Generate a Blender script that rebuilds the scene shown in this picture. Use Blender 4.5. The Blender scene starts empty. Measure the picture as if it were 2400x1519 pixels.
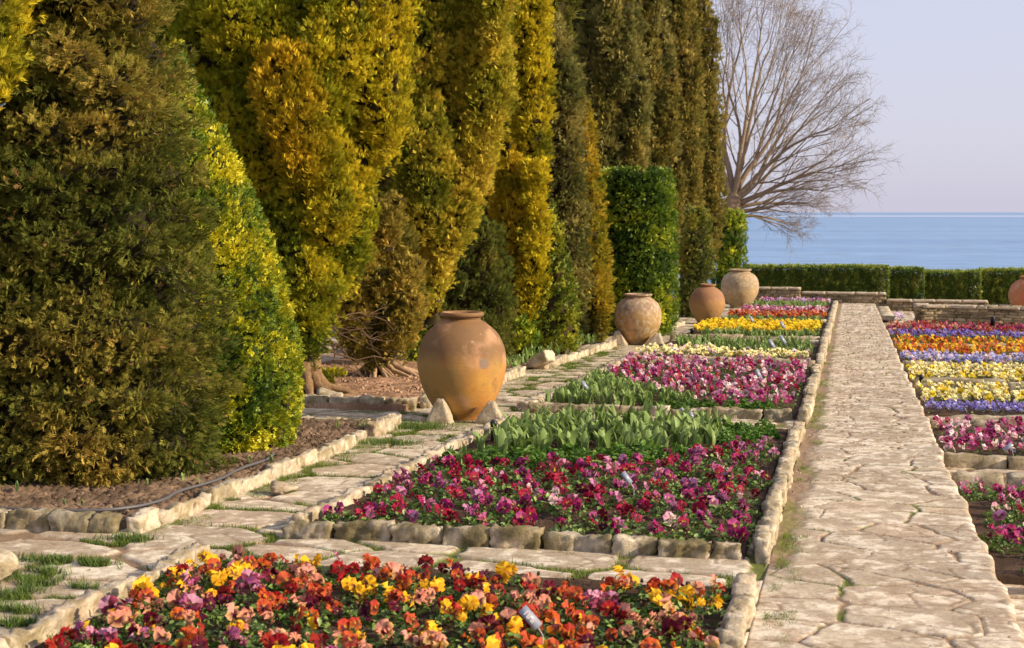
import bpy, math, random
import numpy as np
from mathutils import Vector, Matrix
random.seed(7)
RNG = np.random.default_rng(11)
S = bpy.context.scene
COL = S.collection

# ------------------------------------------------------------------ camera
FPX = 3300.0                                  # focal length in photo pixels (2400 wide)
YAW = math.radians(13.532); PITCH = math.radians(4.548)
SLOPE = 0.0267                                # the garden falls gently towards the sea
CAMP = np.array([0.0, 0.0, 1.6])
cam_d = bpy.data.cameras.new('camera'); cam = bpy.data.objects.new('camera', cam_d); COL.objects.link(cam)
cam.location = CAMP
cam.rotation_euler = (math.pi/2 - PITCH, 0, YAW)
cam_d.sensor_width = 36.0; cam_d.lens = FPX/2400*36
cam_d.clip_start = 0.1; cam_d.clip_end = 120000
cam_d.dof.use_dof = True; cam_d.dof.focus_distance = 12.0; cam_d.dof.aperture_fstop = 5.6
S.camera = cam
S.render.resolution_x = 1024; S.render.resolution_y = 648

# ------------------------------------------------------------------ world, sun, exposure
SUN_EL = math.radians(25); SUN_AZ = math.radians(-4)      # azimuth measured from +X towards +Y
sd = Vector((math.cos(SUN_EL)*math.cos(SUN_AZ), math.cos(SUN_EL)*math.sin(SUN_AZ), math.sin(SUN_EL)))
W = bpy.data.worlds.new('World'); S.world = W; W.use_nodes = True
nt = W.node_tree; bg = nt.nodes['Background']
sky = nt.nodes.new('ShaderNodeTexSky'); sky.sky_type = 'NISHITA'; sky.sun_disc = False
sky.sun_elevation = SUN_EL; sky.sun_rotation = math.pi/2 - SUN_AZ
sky.air_density = 1.0; sky.dust_density = 2.0; sky.ozone_density = 2.0; sky.altitude = 30
hz = nt.nodes.new('ShaderNodeMix'); hz.data_type = 'RGBA'; hz.inputs[0].default_value = 0.62
hz.inputs[7].default_value = (7.9, 7.7, 9.5, 1)            # bright lilac sea haze veiling the whole sky
nt.links.new(sky.outputs[0], hz.inputs[6]); nt.links.new(hz.outputs[2], bg.inputs[0])
bg.inputs[1].default_value = 0.085
sl = bpy.data.lights.new('sun', 'SUN'); sl.energy = 5.0; sl.angle = math.radians(0.6); sl.color = (1.0, 0.81, 0.57)
so = bpy.data.objects.new('sun', sl); COL.objects.link(so)
so.rotation_euler = (-sd).to_track_quat('-Z', 'Y').to_euler(); so.location = (30, -10, 30)
S.view_settings.view_transform = 'Standard'; S.view_settings.look = 'None'
S.view_settings.gamma = 1.0; S.view_settings.exposure = 0.42
S.cycles.max_bounces = 6; S.cycles.diffuse_bounces = 3; S.cycles.transmission_bounces = 3
S.cycles.transparent_max_bounces = 6; S.cycles.use_denoising = True

# ------------------------------------------------------------------ measuring: photo pixel -> place on the ground
F_ = np.array([-math.sin(YAW)*math.cos(PITCH), math.cos(YAW)*math.cos(PITCH), -math.sin(PITCH)])
R_ = np.array([math.cos(YAW), math.sin(YAW), 0.0]); U_ = np.cross(R_, F_)
def ray(px, py): return F_*FPX + R_*(px-1200.0) - U_*(py-759.5)
def at(px, py, h=0.0):
    d = ray(px, py); t = (h-1.6)/(d[2] + SLOPE*d[1]); return CAMP + d*t
def onY(px, py, Y):
    d = ray(px, py); return CAMP + d*(Y/d[1])
def zg(y): return -SLOPE*np.asarray(y, float)
def zgf(y): return -SLOPE*y

# ------------------------------------------------------------------ noise
def _h(ix, iy, iz, s=0):
    with np.errstate(over='ignore'):
        n = (ix.astype(np.int64)*374761393 + iy.astype(np.int64)*668265263 + iz.astype(np.int64)*2147483647 + s*1274126177) & 0xffffffff
        n = ((n ^ (n >> 13)) * 1274126177) & 0xffffffff
        n = ((n ^ (n >> 16)) * 2246822519) & 0xffffffff
        n = n ^ (n >> 15)
    return (n & 0xffffff)/float(0xffffff)
def vnoise(p, s=0):
    i = np.floor(p).astype(np.int64); f = p-i; f = f*f*(3-2*f); r = 0
    for dx in (0, 1):
        for dy in (0, 1):
            for dz in (0, 1):
                w = (f[:, 0] if dx else 1-f[:, 0])*(f[:, 1] if dy else 1-f[:, 1])*(f[:, 2] if dz else 1-f[:, 2])
                r = r + w*_h(i[:, 0]+dx, i[:, 1]+dy, i[:, 2]+dz, s)
    return r
def fbm(p, o=4, s=0):
    a = .5; r = 0; t = 0
    for k in range(o):
        r = r + a*vnoise(p*(2**k), s+k*17); t += a; a *= .5
    return r/t
def p3(x, y, z=None): return np.stack([x, y, np.zeros_like(x) if z is None else z], 1)
def worley2(x, y, s=0):
    ix = np.floor(x).astype(np.int64); iy = np.floor(y).astype(np.int64)
    f1 = np.full(x.shape, 9.); f2 = np.full(x.shape, 9.); ida = np.zeros(x.shape, np.int64); idb = ida.copy()
    z0 = np.zeros_like(ix)
    for dx in (-1, 0, 1):
        for dy in (-1, 0, 1):
            cx = ix+dx; cy = iy+dy
            px = cx + .1+.8*_h(cx, cy, z0, s); py = cy + .1+.8*_h(cx, cy, z0, s+1)
            d = np.hypot(px-x, py-y)
            m = d < f1
            f2 = np.where(m, f1, np.minimum(f2, d)); ida = np.where(m, cx, ida); idb = np.where(m, cy, idb)
            f1 = np.where(m, d, f1)
    return f1, f2, ida, idb
def worley3(p, s=0):
    i = np.floor(p).astype(np.int64); f1 = np.full(len(p), 9.); rid = np.zeros(len(p)); ctr = np.zeros(p.shape)
    for dx in (-1, 0, 1):
        for dy in (-1, 0, 1):
            for dz in (-1, 0, 1):
                c = i + np.array([dx, dy, dz])
                q = np.stack([c[:, k] + _h(c[:, 0], c[:, 1], c[:, 2], s+k) for k in range(3)], 1)
                d = np.sqrt(((q-p)**2).sum(1)); m = d < f1
                f1 = np.where(m, d, f1); rid = np.where(m, _h(c[:, 0], c[:, 1], c[:, 2], s+9), rid); ctr[m] = q[m]
    return f1, rid, p-ctr
def sstep(a, b, x):
    t = np.clip((x-a)/(b-a), 0, 1); return t*t*(3-2*t)
def mixc(a, b, t):
    a = np.asarray(a, float); b = np.asarray(b, float); t = np.asarray(t)[..., None]; return a*(1-t)+b*t

# ------------------------------------------------------------------ mesh helpers
def make_mesh(name, V, Fc, C=None, smooth=True, mat=None):
    """V (n,3); Fc (m,k) array of triangles or quads; C (n,3) vertex albedo."""
    V = np.ascontiguousarray(V, np.float32); Fc = np.ascontiguousarray(Fc, np.int32)
    me = bpy.data.meshes.new(name); n = len(V); m, k = Fc.shape
    me.vertices.add(n); me.vertices.foreach_set('co', V.ravel())
    me.loops.add(m*k); me.loops.foreach_set('vertex_index', Fc.ravel())
    me.polygons.add(m); me.polygons.foreach_set('loop_start', np.arange(0, m*k, k, dtype=np.int32))
    try: me.polygons.foreach_set('loop_total', np.full(m, k, np.int32))
    except Exception: pass
    if smooth: me.polygons.foreach_set('use_smooth', np.ones(m, bool))
    if C is not None:
        a = me.attributes.new('col', 'FLOAT_COLOR', 'POINT')
        a.data.foreach_set('color', np.concatenate([C, np.ones((n, 1))], 1).astype(np.float32).ravel())
    me.update(calc_edges=True)
    if mat: me.materials.append(mat)
    return me
def link(name, me, parent=None, loc=None):
    o = bpy.data.objects.new(name, me); COL.objects.link(o)
    if parent is not None: o.parent = parent
    if loc is not None: o.location = loc
    return o
def tag(o, label=None, cat=None, group=None, kind=None):
    if label: o['label'] = label
    if cat: o['category'] = cat
    if group: o['group'] = group
    if kind: o['kind'] = kind
    return o
def thing(name, loc, label, cat, group=None, rz=0.0):
    o = bpy.data.objects.new(name, None); COL.objects.link(o); o.location = loc; o.rotation_euler = (0, 0, rz)
    o.empty_display_size = .1
    return tag(o, label, cat, group)
class Acc:
    """collects vertex, face and colour arrays into ONE mesh"""
    def __init__(s): s.V = []; s.F = []; s.C = []; s.n = 0
    def add(s, V, Fc, C):
        V = np.asarray(V, float); C = np.asarray(C, float)
        if C.ndim == 1: C = np.tile(C, (len(V), 1))
        Fc = np.asarray(Fc)
        if Fc.shape[1] == 4: Fc = np.concatenate([Fc[:, [0, 1, 2]], Fc[:, [0, 2, 3]]])
        s.V.append(V); s.F.append(Fc+s.n); s.C.append(C); s.n += len(V)
    def mesh(s, name, mat, smooth=True): return make_mesh(name, np.concatenate(s.V), np.concatenate(s.F), np.concatenate(s.C), smooth, mat)
def instance(T, Fc, TC, pos, X, Y, Z, scale, col):
    """template T (k,3), faces, per-vertex colour multiplier TC (k,3) -> n copies with axes X,Y,Z (n,3)"""
    n = len(pos); k = len(T)
    V = (T[None, :, 0:1]*X[:, None] + T[None, :, 1:2]*Y[:, None] + T[None, :, 2:3]*Z[:, None])*np.asarray(scale).reshape(-1, 1, 1) + pos[:, None]
    C = np.clip(TC[None]*col[:, None], 0, 1)
    Fa = Fc[None] + (np.arange(n)*k)[:, None, None]
    return V.reshape(-1, 3), Fa.reshape(-1, Fc.shape[1]), C.reshape(-1, 3)
def norm(a): return a/np.maximum(np.linalg.norm(a, axis=-1, keepdims=True), 1e-9)
def frame(g, hint):
    """Y along g, Z close to hint"""
    Y = norm(g); X = norm(np.cross(Y, hint)); Z = np.cross(X, Y); return X, Y, Z

# ------------------------------------------------------------------ materials
def mat_attr(name, rough=0.7, trans=0.0, spec=0.3, noise=None, bump=None, coat=0):
    m = bpy.data.materials.new(name); m.use_nodes = True; t = m.node_tree; n = t.nodes; l = t.links
    b = n['Principled BSDF']; out = n['Material Output']
    a = n.new('ShaderNodeAttribute'); a.attribute_name = 'col'; c = a.outputs['Color']
    b.inputs['Roughness'].default_value = rough; b.inputs['Specular IOR Level'].default_value = spec
    if noise:
        co = n.new('ShaderNodeTexCoord'); no = n.new('ShaderNodeTexNoise'); no.inputs['Scale'].default_value = noise[0]
        no.inputs['Detail'].default_value = 6; no.inputs['Roughness'].default_value = .65
        l.new(co.outputs['Object'], no.inputs['Vector'])
        r = n.new('ShaderNodeMapRange'); r.inputs[1].default_value = .25; r.inputs[2].default_value = .75
        r.inputs[3].default_value = 1-noise[1]; r.inputs[4].default_value = 1+noise[1]
        l.new(no.outputs[0], r.inputs[0])
        mx = n.new('ShaderNodeMix'); mx.data_type = 'RGBA'; mx.blend_type = 'MULTIPLY'; mx.inputs[0].default_value = 1
        l.new(c, mx.inputs[6]); l.new(r.outputs[0], mx.inputs[7]); c = mx.outputs[2]
    if bump:
        co = n.new('ShaderNodeTexCoord'); nb = n.new('ShaderNodeTexNoise'); nb.inputs['Scale'].default_value = bump[0]
        nb.inputs['Detail'].default_value = 8; nb.inputs['Roughness'].default_value = .7
        l.new(co.outputs['Object'], nb.inputs['Vector'])
        bu = n.new('ShaderNodeBump'); bu.inputs['Distance'].default_value = bump[1]; bu.inputs['Strength'].default_value = 1
        l.new(nb.outputs[0], bu.inputs['Height']); l.new(bu.outputs[0], b.inputs['Normal'])
    l.new(c, b.inputs['Base Color'])
    if trans:
        tr = n.new('ShaderNodeBsdfTranslucent'); l.new(c, tr.inputs[0])
        ms = n.new('ShaderNodeMixShader'); ms.inputs[0].default_value = trans
        l.new(b.outputs[0], ms.inputs[1]); l.new(tr.outputs[0], ms.inputs[2]); l.new(ms.outputs[0], out.inputs[0])
    return m
M_needle = mat_attr('conifer_foliage', .75, .32, .15)
M_leaf = mat_attr('glossy_leaf', .42, .2, .45)
M_petal = mat_attr('petal', .6, .3, .2)
M_blade = mat_attr('blade', .5, .3, .35)
M_bark = mat_attr('bark', .9, 0, .1, (18, .35), (40, .02))
M_twig = mat_attr('twig_bark', .85, 0, .1)
M_stone = mat_attr('limestone', .9, 0, .15, (34, .38), (48, .014))
M_pave = mat_attr('paving_stone', .9, 0, .15, (55, .36), (90, .003))
M_soil = mat_attr('soil', .95, 0, .1, (40, .3), (70, .012))
M_black = mat_attr('black_plastic', .45, 0, .4)
M_steel = mat_attr('brushed_metal', .35, 0, .5)

# ------------------------------------------------------------------ sea and land
def m_sea():
    m = bpy.data.materials.new('sea_water'); m.use_nodes = True; t = m.node_tree; n = t.nodes; l = t.links; b = n['Principled BSDF']
    co = n.new('ShaderNodeTexCoord'); mp = n.new('ShaderNodeMapping'); mp.inputs['Scale'].default_value = (.0012, .004, 1)
    l.new(co.outputs['Object'], mp.inputs[0])
    no = n.new('ShaderNodeTexNoise'); no.inputs['Scale'].default_value = 1; no.inputs['Detail'].default_value = 7; l.new(mp.outputs[0], no.inputs[0])
    cr = n.new('ShaderNodeValToRGB'); e = cr.color_ramp.elements
    e[0].position = .3; e[0].color = (.15, .27, .46, 1); e[1].position = .7; e[1].color = (.22, .35, .54, 1)
    l.new(no.outputs[0], cr.inputs[0])
    fi = n.new('ShaderNodeTexNoise'); fi.inputs['Scale'].default_value = 1; fi.inputs['Detail'].default_value = 8; m3 = n.new('ShaderNodeMapping'); m3.inputs['Scale'].default_value = (.03, .10, 1)
    l.new(co.outputs['Object'], m3.inputs[0]); l.new(m3.outputs[0], fi.inputs[0])
    r3 = n.new('ShaderNodeMapRange'); r3.inputs[1].default_value = .35; r3.inputs[2].default_value = .65; r3.inputs[3].default_value = .82; r3.inputs[4].default_value = 1.18; l.new(fi.outputs[0], r3.inputs[0])
    mu = n.new('ShaderNodeMix'); mu.data_type = 'RGBA'; mu.blend_type = 'MULTIPLY'; mu.inputs[0].default_value = 1; l.new(cr.outputs[0], mu.inputs[6]); l.new(r3.outputs[0], mu.inputs[7])
    # pale line of sheen far out, painted into the water colour
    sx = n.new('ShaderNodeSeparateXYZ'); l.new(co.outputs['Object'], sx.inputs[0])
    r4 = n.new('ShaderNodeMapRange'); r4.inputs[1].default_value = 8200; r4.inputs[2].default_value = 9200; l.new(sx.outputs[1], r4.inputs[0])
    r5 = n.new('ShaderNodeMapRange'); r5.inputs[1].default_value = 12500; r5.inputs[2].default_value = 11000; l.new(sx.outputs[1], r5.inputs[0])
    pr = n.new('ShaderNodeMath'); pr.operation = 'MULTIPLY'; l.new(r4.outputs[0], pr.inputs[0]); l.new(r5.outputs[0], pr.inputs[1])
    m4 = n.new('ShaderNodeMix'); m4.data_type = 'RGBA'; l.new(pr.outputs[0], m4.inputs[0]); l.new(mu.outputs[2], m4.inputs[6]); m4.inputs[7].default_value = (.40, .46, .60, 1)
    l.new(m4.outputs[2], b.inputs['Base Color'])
    b.inputs['Roughness'].default_value = .55; b.inputs['Specular IOR Level'].default_value = .25
    wv = n.new('ShaderNodeTexNoise'); wv.inputs['Scale'].default_value = 1; wv.inputs['Detail'].default_value = 5
    m2 = n.new('ShaderNodeMapping'); m2.inputs['Scale'].default_value = (.12, .35, 1); l.new(co.outputs['Object'], m2.inputs[0]); l.new(m2.outputs[0], wv.inputs[0])
    bu = n.new('ShaderNodeBump'); bu.inputs['Distance'].default_value = 1.2; bu.inputs['Strength'].default_value = .6
    l.new(wv.outputs[0], bu.inputs['Height']); l.new(bu.outputs[0], b.inputs['Normal'])
    return m
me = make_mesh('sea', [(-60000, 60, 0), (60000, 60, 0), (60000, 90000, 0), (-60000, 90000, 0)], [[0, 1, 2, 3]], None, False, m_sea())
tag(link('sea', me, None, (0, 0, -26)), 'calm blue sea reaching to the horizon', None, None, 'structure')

def grid_mesh(name, xs, ys, zf, cf, mat, skirt=0.0, colskirt=(.25, .2, .15)):
    nx, ny = len(xs), len(ys); X, Y = np.meshgrid(xs, ys); x = X.ravel(); y = Y.ravel()
    z, xo = zf(x, y); V = np.stack([x+xo, y, z], 1); C = cf(x, y)
    i = np.arange(nx*ny).reshape(ny, nx)
    Fq = np.stack([i[:-1, :-1].ravel(), i[:-1, 1:].ravel(), i[1:, 1:].ravel(), i[1:, :-1].ravel()], 1)
    if skirt:
        ring = np.concatenate([i[0, :], i[1:, -1], i[-1, -2::-1], i[-2::-1, 0]])
        B = V[ring].copy(); B[:, 2] -= skirt; k = len(ring); a = np.arange(k-1)
        Fs = np.stack([ring[a], len(V)+a, len(V)+a+1, ring[a+1]], 1)
        V = np.concatenate([V, B]); C = np.concatenate([C, C[ring]*.85]); Fq = np.concatenate([Fq, Fs])
    return make_mesh(name, V, Fq, C, True, mat)

SOILC = np.array([.155, .092, .055])
def land_z(x, y):
    z = -SLOPE*y - .22 - .02*np.abs(vnoise(p3(x*.3, y*.3)))
    far = np.clip(y-52, 0, None); z = z - far*.55 - np.clip(y-75, 0, None)*.2
    z = np.where(x > 12, z - .0*x, z)
    return np.maximum(z, -30), 0*x
def land_c(x, y):
    n = fbm(p3(x*.5, y*.5), 4, 3)
    return mixc((.20, .13, .08), (.10, .12, .045), sstep(.45, .6, n))
xs = np.concatenate([np.linspace(-400, -14, 30), np.linspace(-13, 14, 60), np.linspace(16, 400, 30)])
ys = np.concatenate([np.linspace(-300, -4, 20), np.linspace(-3, 60, 90), np.linspace(62, 120, 40)])
tag(link('ground', grid_mesh('ground', xs, ys, land_z, land_c, M_soil)), 'brown earth under the garden', None, None, 'structure')

def ysteps(y0, y1, k=4200., mn=.011):
    out = [y0]
    while out[-1] < y1: out.append(out[-1] + max(mn, out[-1]**2/k))
    return np.array(out)

# flagstones: relief and colour of the slabs
LIME = [(.535, .455, .33), (.61, .53, .40), (.44, .375, .275), (.52, .415, .295), (.38, .335, .255)]
def flags(x, y, seed, sx, sy, gapw, moss):
    wx = x + .16*(fbm(p3(x*2.2, y*2.2), 3, seed)-.5) ; wy = y + .16*(fbm(p3(x*2.2, y*2.2), 3, seed+50)-.5)
    wx = wx + .03*(fbm(p3(x*14, y*14), 2, seed+5)-.5); wy = wy + .03*(fbm(p3(x*14, y*14), 2, seed+6)-.5)
    f1, f2, ia, ib = worley2(wx/sx, wy/sy, seed)
    e = (f2-f1)*min(sx, sy)*.5
    z0 = np.zeros_like(ia)
    gw = gapw*(.25+1.5*vnoise(p3(x*1.6, y*1.6), seed+8))
    g = 1-sstep(gw*.55, gw*1.0, e)                       # 1 in the joints
    off = (_h(ia, ib, z0, seed+20)-.5)*.006
    tx = (_h(ia, ib, z0, seed+21)-.5)*.012; ty = (_h(ia, ib, z0, seed+22)-.5)*.012
    lx = wx/sx-ia-.5; ly = wy/sy-ib-.5
    rough = fbm(p3(x*11, y*12), 5, seed+30)
    ter = np.floor(fbm(p3(x*3, y*3.6), 4, seed+31)*12)/12    # flaking layers
    z = off + tx*lx*sx*2 + ty*ly*sy*2 + (rough-.5)*.005 + (ter-.5)*.004
    q1, q2, _, _ = worley2(wx/(sx*.55)+7, wy/(sy*.45)+3, seed+60); ck = (1-sstep(.002, .007, (q2-q1)*sy*.2))*sstep(.5, .56, vnoise(p3(x*3, y*3), seed+61)); z = z - .006*ck
    z = z*.55*(1-g) + (-.007-gapw*.22+(rough-.5)*.010)*g
    k = (_h(ia, ib, z0, seed+23)*len(LIME)).astype(int).clip(0, len(LIME)-1)
    c = np.array(LIME)[k]
    st = fbm(p3(x*3.5, y*4), 5, seed+40)
    c = mixc(c, (.40, .325, .23), sstep(.48, .60, st)*.85)
    fl = fbm(p3(x*14, y*13), 5, seed+41)
    c = mixc(c, (.78, .71, .57), sstep(.50, .62, fl)*.6)
    c = mixc(c, (.35, .28, .195), sstep(.52, .62, fbm(p3(x*8, y*9), 5, seed+46))*.7)
    c = mixc(c, (.30, .215, .15), sstep(.58, .68, fbm(p3(x*22, y*24), 3, seed+42))*.5)
    mo = sstep(moss-.06, moss+.06, vnoise(p3(x*2.3, y*2.3), seed+44)*.6+.4*vnoise(p3(x*9, y*9), seed+45))
    jc = mixc((.24, .165, .105), (.13, .15, .035), mo)
    c = mixc(c, (.24, .17, .11), ck*.8)
    c = mixc(c, jc, g)
    return z, c, g, mo
BEDS = [(-3.13, -.50, 2.5, 6.58), (-2.95, -.50, 7.25, 12.45), (-3.0, -.47, 13.45, 19.2), (-3.0, -.45, 19.6, 24.0), (-2.95, -.45, 25.0, 31.2), (-2.8, -.45, 32.2, 43.2)]
def inbed(x, y, m=0.0):
    r = np.zeros(x.shape, bool)
    for a, b, c, d in BEDS: r |= (x > a-m) & (x < b+m) & (y > c-m) & (y < d+m)
    return r
# main walk
WX0, WX1 = -.385, .74
def strip(x, y):                                            # soil strip along the left kerb
    return 1-sstep(-.31, -.22, x + .16*(fbm(p3(x*5, y*3), 3, 77)-.5) + .03*0)
def walk_all(x, y):
    z, c, g, mo = flags(x, y, 101, .46, .34, .0085, .66)
    # a long border of slabs along the open edge
    s = strip(x, y)*sstep(6.5, 7.4, y + .8*(fbm(p3(x*6, y*2), 3, 79)-.5))
    mo2 = sstep(.5, .58, fbm(p3(x*4, y*2.2), 3, 78))
    c = mixc(c, mixc((.27, .19, .125), (.20, .19, .06), mo2*.7), s)
    z = z*(1-s) - .02*s + s*.012*fbm(p3(x*40, y*40), 2, 5)
    return z, c
def walk_z(x, y):
    z, _ = walk_all(x, y)
    edge = (fbm(p3(x*0+3, y*3.0), 3, 9)-.5)*.07*sstep(.3, .74, x)
    return z - SLOPE*y - .012*sstep(.71, .74, x), edge
tag(link('walkway', grid_mesh('walkway', np.arange(WX0, WX1+.001, .010), ysteps(3.2, 44.3), walk_z, lambda x, y: walk_all(x, y)[1], M_pave, .3)),
    'long limestone walkway running to the sea wall', None, None, 'structure')
# left paving: side walk and cross walks
def pave_all(x, y):
    z, c, g, mo = flags(x, y, 303, .62, .46, .034, .42)
    soil = ((x < -3.95) & ((y > 7.05) & (y < 11.95) | (y > 13.15)))
    mud = sstep(.60, .70, fbm(p3(x*1.7, y*1.7), 4, 91))*.5*(y > 6.6)*(y < 7.3)
    c = mixc(c, (.25, .175, .115), mud)
    return z, c
def pave_z(x, y):
    z, _ = pave_all(x, y); z = z - SLOPE*y
    return np.where(inbed(x, y, -.03), z-.10, z), 0*x
tag(link('paving', grid_mesh('paving', np.arange(-6.9, WX0+.006, .0125), ysteps(3.2, 13.4), pave_z, lambda x, y: pave_all(x, y)[1], M_pave, .3)),
    'weathered limestone flagstones between the flower beds', None, None, 'structure')
tag(link('side_path', grid_mesh('side_path', np.arange(-4.3, WX0+.008, .0165), ysteps(13.41, 44.3), pave_z, lambda x, y: pave_all(x, y)[1], M_pave, .3)),
    'flagstone side path past the clay jars', None, None, 'structure')
# lower terrace on the right
RZ = -.22
def low_all(x, y): z, c, g, mo = flags(x, y, 505, .6, .45, .022, .6); return z, c
def low_z(x, y): z, _ = low_all(x, y); return z - SLOPE*y + RZ, 0*x
tag(link('lower_terrace', grid_mesh('lower_terrace', np.arange(.70, 9.0, .02), ysteps(5, 46, 2600.), low_z, lambda x, y: low_all(x, y)[1], M_pave, .3)),
    'sunken paved terrace right of the walkway', None, None, 'structure')
# far terrace towards hedge, trodden light path behind the trees
def back_z(x, y): return -SLOPE*y - .02 + .03*(fbm(p3(x*2, y*2), 3, 8)-.5), 0*x
def back_c(x, y): return mixc((.24, .165, .11), (.52, .43, .34), sstep(.35, .5, fbm(p3(x*.8, y*.5), 3, 61))*((y > 18) & (x < -7)))
tag(link('tree_strip_soil', grid_mesh('tree_strip_soil', np.arange(-15, -4.2, .05), np.arange(13.3, 50, .05), back_z, back_c, M_soil)), 'bare reddish soil under the row of trees', None, None, 'structure')

# ------------------------------------------------------------------ soil plots (beds)
def clods(x, y, s, a=.03):
    f1, _, _, _ = worley2(x*16, y*16, s); f3, _, _, _ = worley2(x*38, y*38, s+3)
    return a*(.6-f1) + a*.4*(.6-f3) + .03*(fbm(p3(x*3, y*3), 3, s)-.5)
def soil_patch(name, x0, x1, y0, y1, zo, label, step=.02, a=.03, c0=SOILC, seed=1):
    def zf(x, y): return -SLOPE*y + zo + clods(x, y, seed, a), 0*x
    def cf(x, y):
        n = fbm(p3(x*7, y*7), 4, seed+2); return mixc(np.array(c0)*.72, np.array(c0)*1.25, sstep(.35, .65, n))
    o = link(name, grid_mesh(name, np.arange(x0, x1, step), np.arange(y0, y1, step), zf, cf, M_soil, .12))
    return tag(o, label, None, None, 'structure')
DK = (.085, .055, .036)
names = ['nearest', 'second', 'third', 'fourth', 'fifth', 'farthest']
for i, (a, b, c, d) in enumerate(BEDS):
    soil_patch('bed_soil', a, b, c, d, .035 if i else .0, 'dark soil of the %s bed left of the walkway' % names[i], .022 if i < 2 else .04, .022, DK, 20+i)
soil_patch('tree_bed_soil', -6.9, -3.95, 7.1, 11.85, .035, 'crumbly brown soil under the two near trees', .018, .055, (.19, .13, .085), 31)
soil_patch('tree_bed_soil', -6.9, -4.2, 13.05, 18.5, .05, 'reddish litter and soil around the tree roots', .025, .03, (.34, .205, .125), 32)
RBEDS = [(.78, 4.5, 8.0, 11.1), (.78, 4.5, 12.5, 14.7), (.78, 5, 16.0, 19.0), (.78, 5, 19.4, 22.1), (.78, 5.2, 22.4, 24.5), (.78, 5.6, 24.6, 27.1), (.78, 6, 27.4, 31.1), (.78, 6.5, 31.5, 34.7)]
for i, (a, b, c, d) in enumerate(RBEDS):
    soil_patch('lower_bed_soil', a, b, c, d, RZ+.03, 'dark soil of lower bed number %d from the viewer' % (i+1), .04, .02, DK, 40+i)

# ------------------------------------------------------------------ kerb stones
def rock_mesh(L, Wd, H, seed, tone=0, res=.018, bulge=.25, rough=.018):
    nx = max(3, int(L/res)); ny = max(3, int(Wd/res)); nz = max(3, int(H/res)); nx, ny, nz = min(nx, 22), min(ny, 9), min(nz, 9)
    V = []; idx = {}; Fq = []
    def vid(i, j, k):
        if (i, j, k) not in idx: idx[(i, j, k)] = len(V); V.append((i/nx*2-1, j/ny*2-1, k/nz*2-1))
        return idx[(i, j, k)]
    for i in range(nx):
        for j in range(ny):
            Fq.append([vid(i, j, nz), vid(i+1, j, nz), vid(i+1, j+1, nz), vid(i, j+1, nz)]); Fq.append([vid(i, j, 0), vid(i, j+1, 0), vid(i+1, j+1, 0), vid(i+1, j, 0)])
    for i in range(nx):
        for k in range(nz):
            Fq.append([vid(i, 0, k), vid(i+1, 0, k), vid(i+1, 0, k+1), vid(i, 0, k+1)]); Fq.append([vid(i, ny, k), vid(i, ny, k+1), vid(i+1, ny, k+1), vid(i+1, ny, k)])
    for j in range(ny):
        for k in range(nz):
            Fq.append([vid(0, j, k), vid(0, j, k+1), vid(0, j+1, k+1), vid(0, j+1, k)]); Fq.append([vid(nx, j, k), vid(nx, j+1, k), vid(nx, j+1, k+1), vid(nx, j, k+1)])
    V = np.array(V); h = np.array([L/2, Wd/2, H/2]); P = V*h
    c = np.array([min(h)*bulge]*3)*.7                      # rounded corners
    q = np.clip(P, -(h-c), h-c); d = P-q; ln = np.linalg.norm(d, axis=1, keepdims=True)
    P = q + np.where(ln > 1e-6, d/np.maximum(ln, 1e-6)*np.minimum(ln, c[0]), 0)
    nrm = norm(P/h)
    o = seed*3.7
    n1 = fbm(P*7+o, 3, seed)-.5; n2 = fbm(P*26+o, 3, seed+4)-.5
    n3 = fbm(P*60+o, 2, seed+6)-.5
    P = P + nrm*(n1*rough*2.8 + n2*rough*3.0 + n3*rough*1.3)[:, None]
    base = np.array(LIME[seed % 5])*(.85+.25*((seed*37) % 10)/10)
    t = fbm(P*11+o, 4, seed+8); C = mixc(base, (.30, .24, .13), sstep(.45, .62, t)*.75)
    C = mixc(C, (.72, .62, .46), sstep(.50, .62, fbm(P*22+o, 3, seed+9))*.6)
    if tone: C = mixc(C, (.15, .125, .055), tone*sstep(.30, .58, fbm(P*9+o, 3, seed+19)))
    return P, np.array(Fq), C
_sid = [0]
def kerb(label, pts, h=.13, w=.12, lo=.22, hi=.42, zo=0.0, tone=.3, gap=.012, sink=.05, group='low stone kerbs round the beds', res=.018):
    pts = [np.array(p, float) for p in pts]; p0 = pts[0]
    root = thing('stone_kerb', (p0[0], p0[1], zgf(p0[1])+zo), label, 'kerb', group)
    for a, b in zip(pts[:-1], pts[1:]):
        D = np.linalg.norm(b-a); u = (b-a)/D; s = 0
        while s < D-.06:
            L = min(random.uniform(lo, hi), D-s); _sid[0] += 1; sd_ = _sid[0]
            if D-s-L < .1: L = D-s
            hh = h*random.uniform(.62, .82); ww = w*random.uniform(.72, 1.0)
            P, Fq, C = rock_mesh(L-gap, ww, hh+sink, sd_, tone, res)
            ang = math.atan2(u[1], u[0]) + random.uniform(-.06, .06); m = a+u*(s+L/2)
            o = link('kerb_stone', make_mesh('kerb_stone', P, Fq, C, True, M_stone), root)
            n_ = np.array([-u[1], u[0]])*random.uniform(-.015, .015)
            o.location = (m[0]+n_[0]-p0[0], m[1]+n_[1]-p0[1], zgf(m[1])-zgf(p0[1]) + (hh-sink)/2)
            o.rotation_euler = (random.uniform(-.06, .06), random.uniform(-.04, .04)+SLOPE*-0, ang)
            s += L
    return root
kerb('mossy stone kerb at the left edge below the dark juniper', [(-6.6, 6.93), (-3.95, 7.02)], tone=.7)
kerb('pale stone kerb slanting past the two near trees', [(-3.86, 7.03), (-3.87, 9.0), (-3.93, 11.0)], .12, .09, .24, .48, tone=.1)
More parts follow.
